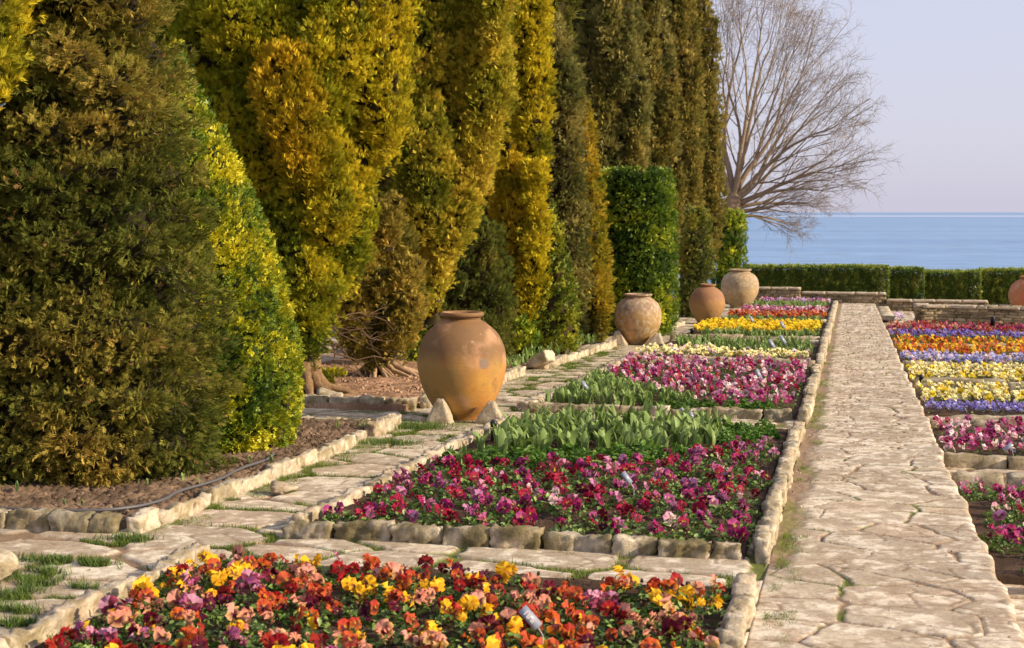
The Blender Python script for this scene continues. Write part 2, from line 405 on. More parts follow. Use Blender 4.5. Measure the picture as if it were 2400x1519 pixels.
kerb('short kerb with an upright stone before the big jar', [(-3.95, 11.25), (-3.93, 11.95)], .17, .12, .18, .3, tone=.1)
kerb('low kerb closing the back of the crumbly soil plot', [(-6.6, 12.05), (-4.75, 11.98), (-4.0, 12.0)], .06, .10, tone=.4)
kerb('lichen covered kerb in front of the tree roots', [(-6.8, 12.93), (-4.15, 13.22)], .16, .14, .22, .4, tone=.5)
kerb('pale kerb leading from the big jar along the side path', [(-4.12, 13.4), (-4.05, 17.3)], .15, .13, .22, .4, tone=.15)
kerb('low pale kerb under the golden conifers', [(-3.98, 18.2), (-3.80, 23.0)], .13, .14, .3, .5, tone=.1)
kerb('few kerb stones between the second and third jar', [(-3.75, 25.3), (-3.5, 30)], .10, .16, .5, .8, tone=.2)
# kerbs of the beds
kerb('left kerb of the nearest bed of mixed pansies', [(-3.2, 3.3), (-3.2, 6.55)], .10, .09, .2, .4, tone=.1, sink=.06)
kerb('right kerb of the nearest bed of mixed pansies', [(-.45, 3.3), (-.45, 6.62)], .09, .10, .22, .4, tone=.25, sink=.06)
kerb('front kerb of the crimson pansy bed, brown mossy blocks', [(-3.02, 7.2), (-.52, 7.27)], .125, .09, .24, .38, tone=.9)
kerb('left kerb of the crimson pansy and tulip bed', [(-3.0, 7.32), (-3.0, 12.4)], .115, .09, .24, .46, tone=.1)
kerb('right kerb of the crimson pansy bed beside the walkway', [(-.43, 7.22), (-.43, 12.6)], .13, .085, .26, .52, tone=.25)
kerb('front kerb of the pink pansy bed behind the tulips', [(-3.05, 13.4), (-.52, 13.45)], .12, .12, .28, .55, tone=.6)
kerb('left kerb of the pink pansy and tulip bed', [(-3.08, 13.5), (-3.08, 19.2)], .11, .14, .3, .5, tone=.1)
kerb('right kerb of the pink pansy bed beside the walkway', [(-.40, 13.3), (-.41, 19.2)], .14, .10, .3, .5, tone=.3)
kerb('long slab kerb between pink and cream pansies', [(-3.0, 19.35), (-.45, 19.4)], .17, .18, .7, 1.1, tone=.3, res=.05)
kerb('right kerb of the cream pansy bed', [(-.40, 19.45), (-.41, 24.1)], .13, .11, .35, .6, tone=.25, res=.05)
kerb('front row of the double kerb before the yellow pansies', [(-2.2, 24.15), (-.5, 24.15)], .12, .16, .5, .9, tone=.3, res=.05)
kerb('back row of the double kerb before the yellow pansies', [(-3.1, 24.9), (-.5, 24.85)], .15, .16, .4, .8, tone=.45, res=.05)
kerb('right kerb of the yellow pansy bed', [(-.41, 24.3), (-.42, 31.4)], .14, .13, .4, .7, tone=.2, res=.05)
kerb('stone kerb behind the orange and red pansies', [(-2.8, 31.7), (-.5, 31.7)], .10, .16, .6, .9, tone=.2, res=.06)
kerb('far right kerb of the last bed by the walkway', [(-.42, 31.6), (-.42, 43.8)], .13, .13, .5, .9, tone=.2, res=.06)
for lab, y, x0, x1, h in [('single kerb stone at the right edge before crimson pansies', 7.85, .95, 3.5, .14), ('slab edge behind the near right crimson pansies', 11.2, .78, 3.5, .16),
                          ('pale kerb before the lower pink pansies', 12.35, .78, 4, .15), ('thick kerb behind the lower pink pansies', 14.85, .78, 4.5, .15),
                          ('flat kerb before the violet edging flowers', 15.8, .8, 4.5, .07), ('dark thick kerb between the cream pansy rows', 19.2, .85, 5, .2),
                          ('kerb between pale yellow and light blue pansies', 22.25, .8, 5, .16), ('partial kerb behind the light blue pansies', 24.4, 1.0, 2.6, .15),
                          ('kerb between the two orange pansy rows', 27.25, .8, 6, .16), ('kerb behind the dark violet pansies', 31.3, .8, 6, .14),
                          ('flat kerb below the round wall', 35.1, .8, 6.5, .1)]:
    kerb(lab, [(x0, y), (x1, y+.02)], h, .18, .3 if y < 13 else .6, .55 if y < 13 else 1.2, RZ, .55, res=.05)

def scatter(name, label, x0, x1, y0, y1, n, zo, lo, hi, cols, seed, test=None):
    rg = np.random.default_rng(seed); x = rg.uniform(x0, x1, n); y = rg.uniform(y0, y1, n)
    if test: m = test(x, y); x, y = x[m], y[m]; n = len(x)
    T = np.array([(1, 0, 0), (-1, 0, 0), (0, 1, 0), (0, -1, 0), (0, 0, 1), (0, 0, -1), (.6, .6, .55), (-.6, .65, .5), (.65, -.6, .5), (-.6, -.6, .6)], float)
    Fq = np.array([(0, 6, 4), (6, 2, 4), (2, 7, 4), (7, 1, 4), (1, 9, 4), (9, 3, 4), (3, 8, 4), (8, 0, 4), (0, 5, 6), (6, 5, 2), (2, 5, 7), (7, 5, 1), (1, 5, 9), (9, 5, 3), (3, 5, 8), (8, 5, 0)])
    X = norm(rg.normal(size=(n, 3))); Y = norm(np.cross(X, rg.normal(size=(n, 3)))); Z = np.cross(X, Y)*.75
    c = np.array(cols)[rg.integers(len(cols), size=n)]*(.7+.6*rg.random(n))[:, None]; sc = lo + (hi-lo)*rg.random(n)**3
    V, Fa, C = instance(T, Fq, np.ones((10, 3)), np.stack([x, y, -SLOPE*y+zo], 1), X, Y, Z, sc, c)
    return tag(link(name, make_mesh(name, V, Fa, C, False, M_soil)), label, name.replace('_', ' '), None, 'stuff')
BR = [(.20, .135, .09), (.15, .10, .065), (.26, .18, .12), (.11, .075, .05)]
scatter('soil_clods', 'brown clods on the crumbly plot under the near trees', -5.6, -3.98, 7.1, 11.8, 6500, .045, .003, .026, BR, 1)
scatter('soil_clods', 'clods and litter on the ground around the tree roots', -6.9, -4.15, 13.1, 17.5, 3600, .055, .004, .03, [(.38, .23, .14), (.28, .17, .10), (.46, .31, .2)], 2)
scatter('soil_clods', 'dark crumbs of soil in the two nearest flower beds', -3.1, -.5, 4.6, 12.4, 9000, .045, .003, .014, [(.10, .065, .042), (.16, .11, .07), (.07, .045, .03)], 3, lambda x, y: inbed(x, y, -.08))
scatter('gravel_crumbs', 'small stone crumbs strewn on the paving', -4.2, .7, 4.8, 16, 1500, .0, .002, .010, [(.5, .4, .3), (.3, .22, .15), (.62, .52, .4)], 4)

# ------------------------------------------------------------------ dry stone walls
def dry_wall(name, label, pts, H, th, zo=0.0, course=.085, coping=.06, over=.04, seed=0, cat='wall', lo=.14, hi=.34):
    """stacked courses of rough stones with a flat coping; pts is a ground polyline"""
    pts = [np.array(p, float) for p in pts]; p0 = pts[0]; zb = zgf(min(p[1] for p in pts))+zo
    zb = zgf(max(p[1] for p in pts))+zo
    root = thing(name, (p0[0], p0[1], zb), label, cat); A = Acc(); B = Acc(); k = seed; rs = random.Random(seed)
    protos = [rock_mesh(.24, th, course*.95, seed+q+1, .25, .06, .3, .012) for q in range(8)]
    for a, b in zip(pts[:-1], pts[1:]):
        D = np.linalg.norm(b-a); u = (b-a)/D; R = np.array([[u[0], -u[1], 0], [u[1], u[0], 0], [0, 0, 1]])
        z = -.15
        while z < H-coping:
            ch = course*rs.uniform(.75, 1.3); s = rs.uniform(-.1, 0)
            while s < D:
                L = rs.uniform(lo, hi); P, Fq, C = protos[rs.randrange(8)]
                L2 = min(L, D-s+.02)
                if L2 > .05:
                    Q = P*np.array([L2*.96/.24, rs.uniform(.93, 1.05), ch/course]); Q = Q + np.array([s+L2/2, 0, z+ch/2])
                    Q = Q @ R.T + np.array([a[0]-p0[0], a[1]-p0[1], 0]); A.add(Q, Fq, C*rs.uniform(.45, .82)*np.array([1, .93, .82]))
                s += L
            z += ch
        s = 0
        while s < D-.02:
            L = min(rs.uniform(.5, .9), D-s); P, Fq, C = rock_mesh(L-.008, th+over*2, coping, k, .3, .07, .2, .01); k += 1
            Q = P + np.array([s+L/2, 0, H-coping/2]); Q = Q @ R.T + np.array([a[0]-p0[0], a[1]-p0[1], 0]); B.add(Q, Fq, mixc(C, (.5, .41, .31), np.full(len(C), .5))); s += L
        # dark mortar core
        cv = np.array([[0, -th/2+.03, -.2], [D, -th/2+.03, -.2], [D, th/2-.03, -.2], [0, th/2-.03, -.2], [0, -th/2+.03, H-coping], [D, -th/2+.03, H-coping], [D, th/2-.03, H-coping], [0, th/2-.03, H-coping]]) @ R.T + np.array([a[0]-p0[0], a[1]-p0[1], 0])
        A.add(cv, [[0, 1, 5, 4], [1, 2, 6, 5], [2, 3, 7, 6], [3, 0, 4, 7]], (.14, .1, .07))
    link('stonework', A.mesh('stonework', M_stone), root); link('coping', B.mesh('coping', M_stone), root)
    return root
dry_wall('stone_wall', 'highest step of the low sea wall, right of the pale jar', [(-3.9, 44.4), (-1.5, 44.4)], .46, .35, seed=3)
dry_wall('stone_wall', 'middle step of the low sea wall closing the walkway', [(-1.48, 44.5), (1.05, 44.5)], .33, .35, seed=13)
dry_wall('stone_wall', 'lowest step of the low sea wall, right of the walkway', [(1.07, 44.3), (4.0, 44.3)], .36, .35, RZ, seed=23)
arc = [(1.75, 41.5), (1.45, 38.5), (1.42, 36.3), (2.0, 36.6), (2.35, 36.75), (3.1, 36.45), (3.8, 36.3), (4.7, 36.3), (6.5, 36.6)]
dry_wall('round_stone_wall', 'brown dry stone wall of the sunken basin at the right', [(1.74, 37.1), (1.74, 36.35), (2.35, 36.55), (3.3, 36.35), (4.4, 36.3), (6.2, 36.6)], .51, .3, RZ, .075, .07, .03, 33, lo=.16, hi=.5)
# step down beside the far walkway
P, Fq, C = rock_mesh(.35, 6.5, .12, 9, .1, .2, .15, .01); o = link('stone_step', make_mesh('stone_step', P, Fq, C, True, M_stone), None, (.93, 40.2, zgf(40.2)-.11))
o.rotation_euler = (-SLOPE, 0, 0); tag(o, 'long pale step dropping from the far walkway', 'step')

# ------------------------------------------------------------------ foliage templates
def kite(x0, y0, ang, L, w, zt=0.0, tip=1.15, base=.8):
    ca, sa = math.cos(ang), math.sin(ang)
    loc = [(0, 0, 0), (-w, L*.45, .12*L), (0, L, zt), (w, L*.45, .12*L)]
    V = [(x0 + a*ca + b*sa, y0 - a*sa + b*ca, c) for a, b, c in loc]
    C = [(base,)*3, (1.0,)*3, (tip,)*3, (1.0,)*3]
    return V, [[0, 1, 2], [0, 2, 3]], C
def tmpl(kites):
    V, Fc, C = [], [], []
    for k in kites:
        v, f, c = kite(*k); n = len(V); V += v; Fc += [[a+n for a in q] for q in f]; C += c
    return np.array(V, float), np.array(Fc), np.array(C, float)
# feathery flat spray of a cypress: unit length along +Y
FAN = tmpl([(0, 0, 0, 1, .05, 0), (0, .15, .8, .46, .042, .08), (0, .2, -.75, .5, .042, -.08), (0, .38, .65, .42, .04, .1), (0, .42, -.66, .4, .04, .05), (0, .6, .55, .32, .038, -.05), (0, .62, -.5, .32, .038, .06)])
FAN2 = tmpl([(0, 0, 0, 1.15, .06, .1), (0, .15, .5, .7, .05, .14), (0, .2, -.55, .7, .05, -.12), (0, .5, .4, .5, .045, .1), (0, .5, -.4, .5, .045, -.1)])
# pairs of oval leaves on a shoot
def leafshape(x0, y0, ang, L, w, z=0.0):
    ca, sa = math.cos(ang), math.sin(ang)
    loc = [(0, 0, 0), (-w, L*.35, .08*L), (-w*.8, L*.72, .08*L), (0, L, -.05*L), (w*.8, L*.72, .08*L), (w, L*.35, .08*L), (0, L*.5, -.04*L)]
    V = [(x0 + a*ca + b*sa, y0 - a*sa + b*ca, c+z) for a, b, c in loc]
    Fc = [[0, 1, 6], [1, 2, 6], [2, 3, 6], [3, 4, 6], [4, 5, 6], [5, 0, 6]]
    return V, Fc, [(1.0,)*3]*7
def leaft(ls):
    V, Fc, C = [], [], []
    for k in ls:
        v, f, c = leafshape(*k); n = len(V); V += v; Fc += [[a+n for a in q] for q in f]; C += c
    return np.array(V, float), np.array(Fc), np.array(C, float)
LEAF = leaft([(0, 0, .9, .55, .17), (0, .1, -.9, .55, .17, .05), (0, .3, .3, .6, .18, .1)])

# ------------------------------------------------------------------ crowns
def resample(rows, Y):
    """silhouette rows (photo y, left x, right x) at distance Y -> z, centre x, radius"""
    z, cx, r = [], [], []
    for py, L, R in rows:
        a = onY(L, py, Y); b = onY(R, py, Y); z.append((a[2]+b[2])/2); cx.append((a[0]+b[0])/2); r.append((b[0]-a[0])/2)
    z, cx, r = map(np.array, (z, cx, r)); o = np.argsort(z); return z[o], cx[o], r[o]
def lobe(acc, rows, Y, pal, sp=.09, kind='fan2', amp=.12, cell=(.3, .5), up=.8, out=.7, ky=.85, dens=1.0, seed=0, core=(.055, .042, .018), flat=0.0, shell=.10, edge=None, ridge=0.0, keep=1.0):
    z, cx, r = resample(rows, Y); rng = np.random.default_rng(seed+1000)
    zz = np.linspace(z[0], z[-1], 240); rr = np.interp(zz, z, r); xx = np.interp(zz, z, cx)
    ks = np.ones(9)/9; pad = lambda v: np.convolve(np.pad(v, 4, 'edge'), ks, 'valid')
    if kind != 'box': rr = pad(rr); xx = pad(xx)
    dr = np.gradient(rr, zz)
    w = rr*np.sqrt(1+dr**2) + .02; cw = np.cumsum(w); cw = cw/cw[-1]
    area = 2*math.pi*np.trapezoid(w, zz) if hasattr(np, 'trapezoid') else 2*math.pi*np.trapz(w, zz)
    n = int(area/(sp*sp)*6.0*dens); n = min(n, 230000)
    t = rng.random(n); zi = np.interp(t, cw, zz); phi = rng.random(n)*2*math.pi
    # the sides turned away from the garden are thinner
    back = (np.sin(phi) > .35) & (rng.random(n) > .35); phi = np.where(back, -phi, phi)
    # above the frame thinner too
    R0 = np.interp(zi, zz, rr); X0 = np.interp(zi, zz, xx); D = np.interp(zi, zz, dr)
    def surf(phi, zi, R0, X0, D):
        N = norm(np.stack([np.cos(phi), np.sin(phi)/ky, -D], 1))
        P = np.stack([X0 + R0*np.cos(phi), Y + R0*ky*np.sin(phi), zi], 1)
        q = P/np.array([cell[0], cell[0], cell[1]])
        if ridge: q = q + np.stack([np.zeros(len(q)), np.zeros(len(q)), -ridge*R0*0], 1)
        q = q + .5*(np.stack([fbm(P*1.3, 2, seed+1), fbm(P*1.3, 2, seed+2), fbm(P*1.3, 2, seed+3)], 1)-.5)
        f1, rid, off = worley3(q, seed)
        f2 = fbm(P/(.35*cell[0]), 3, seed+7)-.5
        d = amp*(.20-f1*f1*1.5) + min(amp, .16)*.42*f2
        off = off*np.array([cell[0], cell[0], cell[1]])
        return P + N*d[:, None], N, norm(off), rid
    n = n//7; phi, zi, R0, X0, D = phi[:n], zi[:n], R0[:n], X0[:n], D[:n]        # tuft centres
    P, N, off, rid = surf(phi, zi, R0, X0, D)
    N = norm(N*.75 + off*np.where((off*N).sum(1) > -.2, .85, 0)[:, None])
    P = P + N*(rng.normal(size=n)*shell*.35 - rng.random(n)**2*shell*.8)[:, None]
    if keep < 1:
        gaps = vnoise(P/.35, seed+70) < keep; 
    else: gaps = np.ones(n, bool)
    P, N, rid = P[gaps], N[gaps], rid[gaps]
    G = norm(N*out + np.array([0, 0, up]) + rng.normal(size=(len(P), 3))*.25)      # each tuft grows its own way
    tc = rng.normal(size=len(P))*.07                                              # and has its own tone
    nt_ = 7; P, N, G, rid, tc = (np.repeat(v, nt_, 0) for v in (P, N, G, rid, tc)); n = len(P)
    rnd = rng.normal(size=(n, 3)); g = G + rnd*.30
    P = P + rng.normal(size=(n, 3))*sp*.28 + norm(g)*(rng.random(n)*sp*.5)[:, None]
    if flat: g[:, 2] *= (1-flat)
    X, Yv, Z = frame(g, N + rnd[:, ::-1]*.5)
    # colour: palette picked by low noise plus random
    m = np.clip(fbm(P/(1.7*cell[0]), 3, seed+33)*1.5-.25 + (rid-.5)*.3 + tc + rng.normal(size=n)*.08, 0, .999)*(len(pal)-1)
    pa = np.array(pal); i = m.astype(int); c = mixc(pa[i], pa[np.minimum(i+1, len(pal)-1)], m-i)
    c = np.minimum(c*np.array([1.6, 1.62, 1.2])*(.86+.28*rng.random(n))[:, None], .8)
    if edge is not None:
        c = np.where((rng.random(n) < edge[1])[:, None], np.array(edge[0])*(.7+.6*rng.random(n))[:, None], c)
    T = {'fan': FAN, 'fan2': FAN2, 'leaf': LEAF, 'box': LEAF}[kind]
    sc = sp*(.7+.6*rng.random(n))
    sc = sc*(1.12 if kind in ('fan', 'fan2') else .88)
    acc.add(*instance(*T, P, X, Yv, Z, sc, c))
    # dark closed core: the crown's inner shade put into its colour
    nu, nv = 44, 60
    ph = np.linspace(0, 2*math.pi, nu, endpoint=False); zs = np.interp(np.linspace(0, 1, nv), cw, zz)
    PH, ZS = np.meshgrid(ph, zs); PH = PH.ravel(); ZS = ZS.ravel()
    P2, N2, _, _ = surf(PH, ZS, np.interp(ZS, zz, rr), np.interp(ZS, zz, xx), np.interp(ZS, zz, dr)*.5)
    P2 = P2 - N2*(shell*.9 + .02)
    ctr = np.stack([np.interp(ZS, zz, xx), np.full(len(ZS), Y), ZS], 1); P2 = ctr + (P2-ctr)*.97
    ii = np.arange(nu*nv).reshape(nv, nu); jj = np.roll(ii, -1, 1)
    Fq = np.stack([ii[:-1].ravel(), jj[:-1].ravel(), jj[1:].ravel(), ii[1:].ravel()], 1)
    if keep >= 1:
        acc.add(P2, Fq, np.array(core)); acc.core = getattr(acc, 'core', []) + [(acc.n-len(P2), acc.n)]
    return acc

def tube(acc, pts, rad, col, ns=8, seed=0, flare=None, rough=0.0):
    pts = np.array(pts, float); rad = np.array(rad, float)
    T = np.gradient(pts, axis=0); T = norm(T); up = np.array([0.13, .21, 1.0]); up = np.where(np.abs(T @ up)[:, None] > .98, np.array([1.0, 0, 0]), up)
    A = norm(np.cross(T, up)); B = np.cross(T, A)
    a = np.linspace(0, 2*math.pi, ns, endpoint=False)
    rr = rad[:, None]*np.ones(ns)
    if rough: rr = rr*(1+rough*(_h(np.arange(ns)[None]*np.ones((len(pts), 1), int), (np.arange(len(pts))[:, None]//3)*np.ones((1, ns), int), np.zeros((len(pts), ns), int), seed)-.5))
    V = pts[:, None] + A[:, None]*(np.cos(a)*rr)[..., None] + B[:, None]*(np.sin(a)*rr)[..., None]
    n = len(pts); i = np.arange(n*ns).reshape(n, ns); j = np.roll(i, -1, 1)
    Fq = np.stack([i[:-1].ravel(), j[:-1].ravel(), j[1:].ravel(), i[1:].ravel()], 1)
    acc.add(V.reshape(-1, 3), Fq, np.array(col))
def wander(a, b, n, amp, seed):
    rs = np.random.default_rng(seed); a = np.array(a, float); b = np.array(b, float); t = np.linspace(0, 1, n)[:, None]
    o = np.cumsum(rs.normal(size=(n, 3)), 0)*amp; o = o - o[0]; o = o - t*o[-1]*.5; return a*(1-t)+b*t + o

def tree(name, label, base, lobes, trunk=None, cat='tree', group='row of conifers and clipped shrubs', mat=None, barkc=(.25, .16, .09), tr=.12, th=1.2):
    """base = (x, y) on the ground; lobes = list of dicts for lobe(); a trunk down to the ground"""
    bx, by = base; bz = zgf(by)
    root = thing(name, (bx, by, bz), label, cat, group); A = Acc()
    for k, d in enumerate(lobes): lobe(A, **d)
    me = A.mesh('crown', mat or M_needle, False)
    if mat:                                                  # the darkened core is matt, only the leaves shine
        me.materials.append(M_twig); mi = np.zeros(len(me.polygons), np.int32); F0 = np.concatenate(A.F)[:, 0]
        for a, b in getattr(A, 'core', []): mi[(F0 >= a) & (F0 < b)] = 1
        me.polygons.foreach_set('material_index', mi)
    c = link('crown', me, root, (-bx, -by, -bz))
    T = Acc(); pts = wander((bx, by, bz-.1), (bx, by+.05, bz+th), 9, .015, int(bx*100) % 97)
    rad = np.linspace(1, .75, 9)*tr; rad[0] *= 1.9; rad[1] *= 1.25
    tube(T, pts, rad, barkc, 12, 3, rough=.25)
    if trunk: trunk(T)
    link('trunk', T.mesh('trunk', M_bark), root, (-bx, -by, -bz))
    return root

# albedo palettes
P_DARK = [(.055, .075, .018), (.12, .13, .03), (.23, .20, .05), (.36, .26, .075)]
P_GOLD = [(.12, .13, .015), (.26, .24, .02), (.46, .37, .028), (.58, .44, .038)]
P_GOLDG = [(.07, .10, .014), (.18, .20, .018), (.34, .31, .024), (.46, .37, .03)]
P_ORNG = [(.20, .18, .015), (.36, .27, .02), (.52, .35, .03)]
P_OLIVE = [(.09, .11, .015), (.22, .22, .028), (.42, .35, .05), (.55, .40, .08)]
P_OLB = [(.10, .105, .03), (.22, .185, .055), (.36, .28, .10)]
P_RUST = [(.12, .12, .03), (.24, .20, .05), (.40, .29, .075)]
P_GREY = [(.095, .11, .042), (.20, .185, .072), (.33, .28, .12)]
P_BOX = [(.035, .072, .014), (.085, .145, .02), (.20, .25, .028), (.42, .42, .035)]
P_EUO = [(.035, .075, .016), (.11, .16, .018), (.30, .29, .02), (.50, .43, .03)]

def plumes(rows, Y, n, pals, sp, seed, hh=(200, 380), ww=(60, 110), y0=-60, y1=None, ky=.85):
    """flame shaped side plumes standing out from a tall crown"""
    rs = random.Random(seed); ys = [r[0] for r in rows]; L = [r[1] for r in rows]; Rr = [r[2] for r in rows]; y1 = y1 or ys[-1]-60; out = []
    for k in range(n):
        py = y0 + (y1-y0)*((k+rs.random())/n); l = float(np.interp(py, ys, L)); r = float(np.interp(py, ys, Rr)); u = rs.uniform(-.72, .80) if k % 3 else rs.uniform(.35, .85)
        c = (l+r)/2 + u*(r-l)/2; h = rs.uniform(*hh); w = min(rs.uniform(*ww), (r-l)*.5); sh = u*w*.45
        rw = [(py-h*.5, c+sh-5, c+sh+5), (py-h*.28, c+sh*.8-w*.33, c+sh*.8+w*.33), (py+h*.05, c+sh*.2-w*.5, c+sh*.2+w*.5), (py+h*.3, c-sh*.5-w*.36, c-sh*.5+w*.36), (py+h*.5, c-sh*1.1-5, c-sh*1.1+5)]
        dep = ky*(r-l)/2*Y/FPX*math.sqrt(max(.05, 1-u*u)) + .06
        out.append(dict(rows=rw, Y=Y-dep, pal=rs.choice(pals), sp=sp, amp=.07, cell=(.16, .3), seed=seed*10+k, ky=1.0, dens=.9))
    return out
def B(px, py): a = at(px, py); return (a[0], a[1])
# far left golden bush edge
tree('conifer_tree', 'golden orange conifer cut off by the top left corner', (onY(-220, 500, 7.9)[0], 7.9), [
    dict(rows=[(-420, -200, -40), (-200, -300, 15), (0, -330, 33), (120, -330, 34), (200, -310, 12), (245, -290, -40), (330, -330, -75), (600, -380, -90), (900, -380, -95), (1100, -330, -120), (1190, -280, -170)], Y=7.9, pal=P_GOLD, sp=.06, amp=.06, cell=(.2, .3), seed=3)], tr=.06, th=1)
# the big dark juniper
tree('juniper_tree', 'huge dark brown green juniper filling the left edge', (-4.85, 8.75), [
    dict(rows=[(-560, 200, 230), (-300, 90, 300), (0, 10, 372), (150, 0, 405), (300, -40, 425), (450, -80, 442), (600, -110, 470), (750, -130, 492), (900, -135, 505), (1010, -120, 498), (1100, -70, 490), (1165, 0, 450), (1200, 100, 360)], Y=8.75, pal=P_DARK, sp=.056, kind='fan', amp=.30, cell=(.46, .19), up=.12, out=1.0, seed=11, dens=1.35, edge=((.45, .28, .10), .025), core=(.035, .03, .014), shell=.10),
    ], tr=.16, th=1.6)
# first euonymus cone
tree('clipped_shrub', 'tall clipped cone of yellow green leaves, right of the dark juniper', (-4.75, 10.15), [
    dict(rows=[(100, 405, 418), (200, 330, 450), (350, 260, 530), (500, 200, 592), (600, 180, 628), (750, 160, 668), (850, 160, 684), (950, 180, 684), (1030, 220, 668), (1075, 290, 640), (1098, 340, 570)], Y=10.15, pal=P_EUO, sp=.042, kind='leaf', amp=.025, cell=(.16, .2), up=.35, out=.9, seed=21, dens=1.25, shell=.04, core=(.03, .045, .012))], cat='shrub', mat=M_leaf, tr=.05, th=.6)

def roots3(T):
    for k, (dx, dy, L, h) in enumerate([(.55, -.25, 1, .45), (.3, -.5, 1, .4), (-.3, -.5, 1, .35), (.75, .05, 1, .35), (.1, -.6, 1, .3), (-.5, -.2, 1, .3)]):
        b = np.array([-5.6, 13.9, zgf(13.9)])
        tube(T, [b+(dx*.12, dy*.12, h+.35), b+(dx*.16, dy*.16, h*.75), b+(dx*.32, dy*.32, h*.33), b+(dx*.6, dy*.6, .09), b+(dx*.9, dy*.9, -.02)], [.055, .06, .055, .04, .015], (.27, .175, .095), 8, k, rough=.4)
    for k in range(8):                                      # bare low branches
        rs = random.Random(k); b = np.array([-5.45, 13.95, zgf(13.9)+rs.uniform(.5, 1.0)])
        e = b + np.array([rs.uniform(.25, .8), rs.uniform(0, .6), rs.uniform(-.45, .2)]); w = wander(b, e, 8, .05, k+60)
        tube(T, w, np.linspace(.011, .003, 8), (.17, .11, .07), 5)
        for q in range(3):
            s = w[3+q]; tube(T, wander(s, s+np.array([rs.uniform(.1, .4), rs.uniform(-.2, .2), rs.uniform(-.3, .2)]), 5, .03, k*7+q), np.linspace(.004, .002, 5), (.17, .11, .07), 4)
Y3 = 13.9
tree('cypress_tree', 'broad golden yellow cypress with a flared bare trunk', (-5.6, 13.9), [
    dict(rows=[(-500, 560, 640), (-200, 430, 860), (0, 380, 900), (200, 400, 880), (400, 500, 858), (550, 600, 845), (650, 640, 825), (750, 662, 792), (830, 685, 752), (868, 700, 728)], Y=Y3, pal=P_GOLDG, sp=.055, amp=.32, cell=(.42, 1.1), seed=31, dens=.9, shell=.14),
    dict(rows=[(-500, 880, 930), (-100, 830, 980), (0, 815, 985), (150, 800, 978), (280, 800, 965), (400, 805, 905), (480, 810, 860)], Y=Y3-.35, pal=P_GOLD, sp=.05, amp=.2, cell=(.3, 1.1), seed=32, dens=.9),
    dict(rows=[(90, 650, 700), (140, 610, 742), (250, 600, 762), (350, 640, 770), (440, 690, 750)], Y=Y3-1.0, pal=P_ORNG, sp=.05, amp=.10, cell=(.18, .25), seed=33),
    dict(rows=[(250, 680, 790), (330, 655, 815), (430, 670, 830), (520, 700, 838), (580, 740, 810)], Y=Y3-.75, pal=P_GOLD, sp=.05, amp=.12, cell=(.2, .3), seed=34),
    dict(rows=[(170, 470, 520), (240, 460, 600), (350, 480, 640), (450, 545, 640), (520, 590, 625)], Y=Y3-.8, pal=P_GOLDG, sp=.05, amp=.12, cell=(.2, .35), seed=35),
    dict(rows=[(420, 640, 700), (550, 615, 760), (680, 645, 800), (780, 672, 775), (850, 700, 735)], Y=Y3-.75, pal=P_GOLDG, sp=.05, amp=.12, cell=(.2, .4), seed=36),
    dict(rows=[(-60, 520, 600), (40, 470, 700), (130, 500, 700), (190, 560, 650)], Y=Y3-.8, pal=P_GOLDG, sp=.05, amp=.13, cell=(.22, .3), seed=37),
    ] + plumes([(-200, 430, 860), (0, 400, 900), (200, 400, 880), (400, 500, 858), (550, 600, 845), (700, 650, 810)], Y3, 15, [P_GOLDG, P_GOLD, P_GOLDG], .05, 311, (170, 320), (60, 120)), trunk=roots3, barkc=(.27, .175, .095), tr=.15, th=2)
# dark filler behind
tree('conifer_tree', 'dark green conifer in the gap between juniper and golden cypress', (-7.2, 15.5), [
    dict(rows=[(-500, 330, 380), (-200, 250, 480), (0, 250, 520), (200, 260, 540), (500, 280, 620), (800, 300, 600), (900, 350, 560)], Y=15.5, pal=[(0.048, 0.08, 0.016), (0.128, 0.16, 0.024), (0.224, 0.224, 0.032)], sp=.10, amp=.2, cell=(.3, .5), seed=38, dens=.7)], tr=.14)

def roots4(T):
    b0 = np.array([-5.62, 16.2, zgf(16.2)])
    rs = random.Random(5)
    for k in range(22):
        a = rs.uniform(-1.9, 1.0); L = rs.uniform(.25, .75)
        d = np.array([math.cos(a), math.sin(a)*.8, 0]); e = b0 + d*L + np.array([0, 0, .0])
        m = b0 + d*L*.45 + np.array([0, 0, rs.uniform(.12, .2)])
        tube(T, [b0+(0, 0, .22), b0 + d*L*.25+(0, 0, rs.uniform(.16, .26)), m, e + (0, 0, .03), e+d*.12-(0, 0, .04)], [.035, .035, .03, .02, .008], (.42, .29, .18), 6, k, rough=.4)
tree('conifer_tree', 'low orange brown conifer on splayed bare roots, left of the big jar', (-5.62, 16.2), [
    dict(rows=[(462, 865, 905), (540, 805, 960), (620, 790, 990), (700, 785, 993), (760, 800, 980), (815, 825, 958), (860, 860, 930), (888, 880, 905)], Y=16.2, pal=P_RUST, sp=.052, amp=.17, cell=(.26, .34), seed=41, dens=1.0),
    dict(rows=[(640, 790, 840), (700, 775, 870), (770, 785, 860), (820, 800, 850)], Y=15.75, pal=P_RUST, sp=.05, amp=.12, cell=(.18, .25), seed=42),
    dict(rows=[(520, 780, 850), (600, 775, 880), (680, 790, 880), (740, 800, 850)], Y=16.5, pal=P_RUST, sp=.06, amp=.15, cell=(.2, .3), seed=43)] + plumes([(500, 830, 940), (620, 790, 985), (740, 790, 985), (850, 840, 945)], 16.2, 9, [P_RUST, P_RUST[1:]], .05, 411, (90, 160), (50, 80), 520, 830),
    trunk=roots4, barkc=(.2, .13, .08), tr=.09, th=.5)
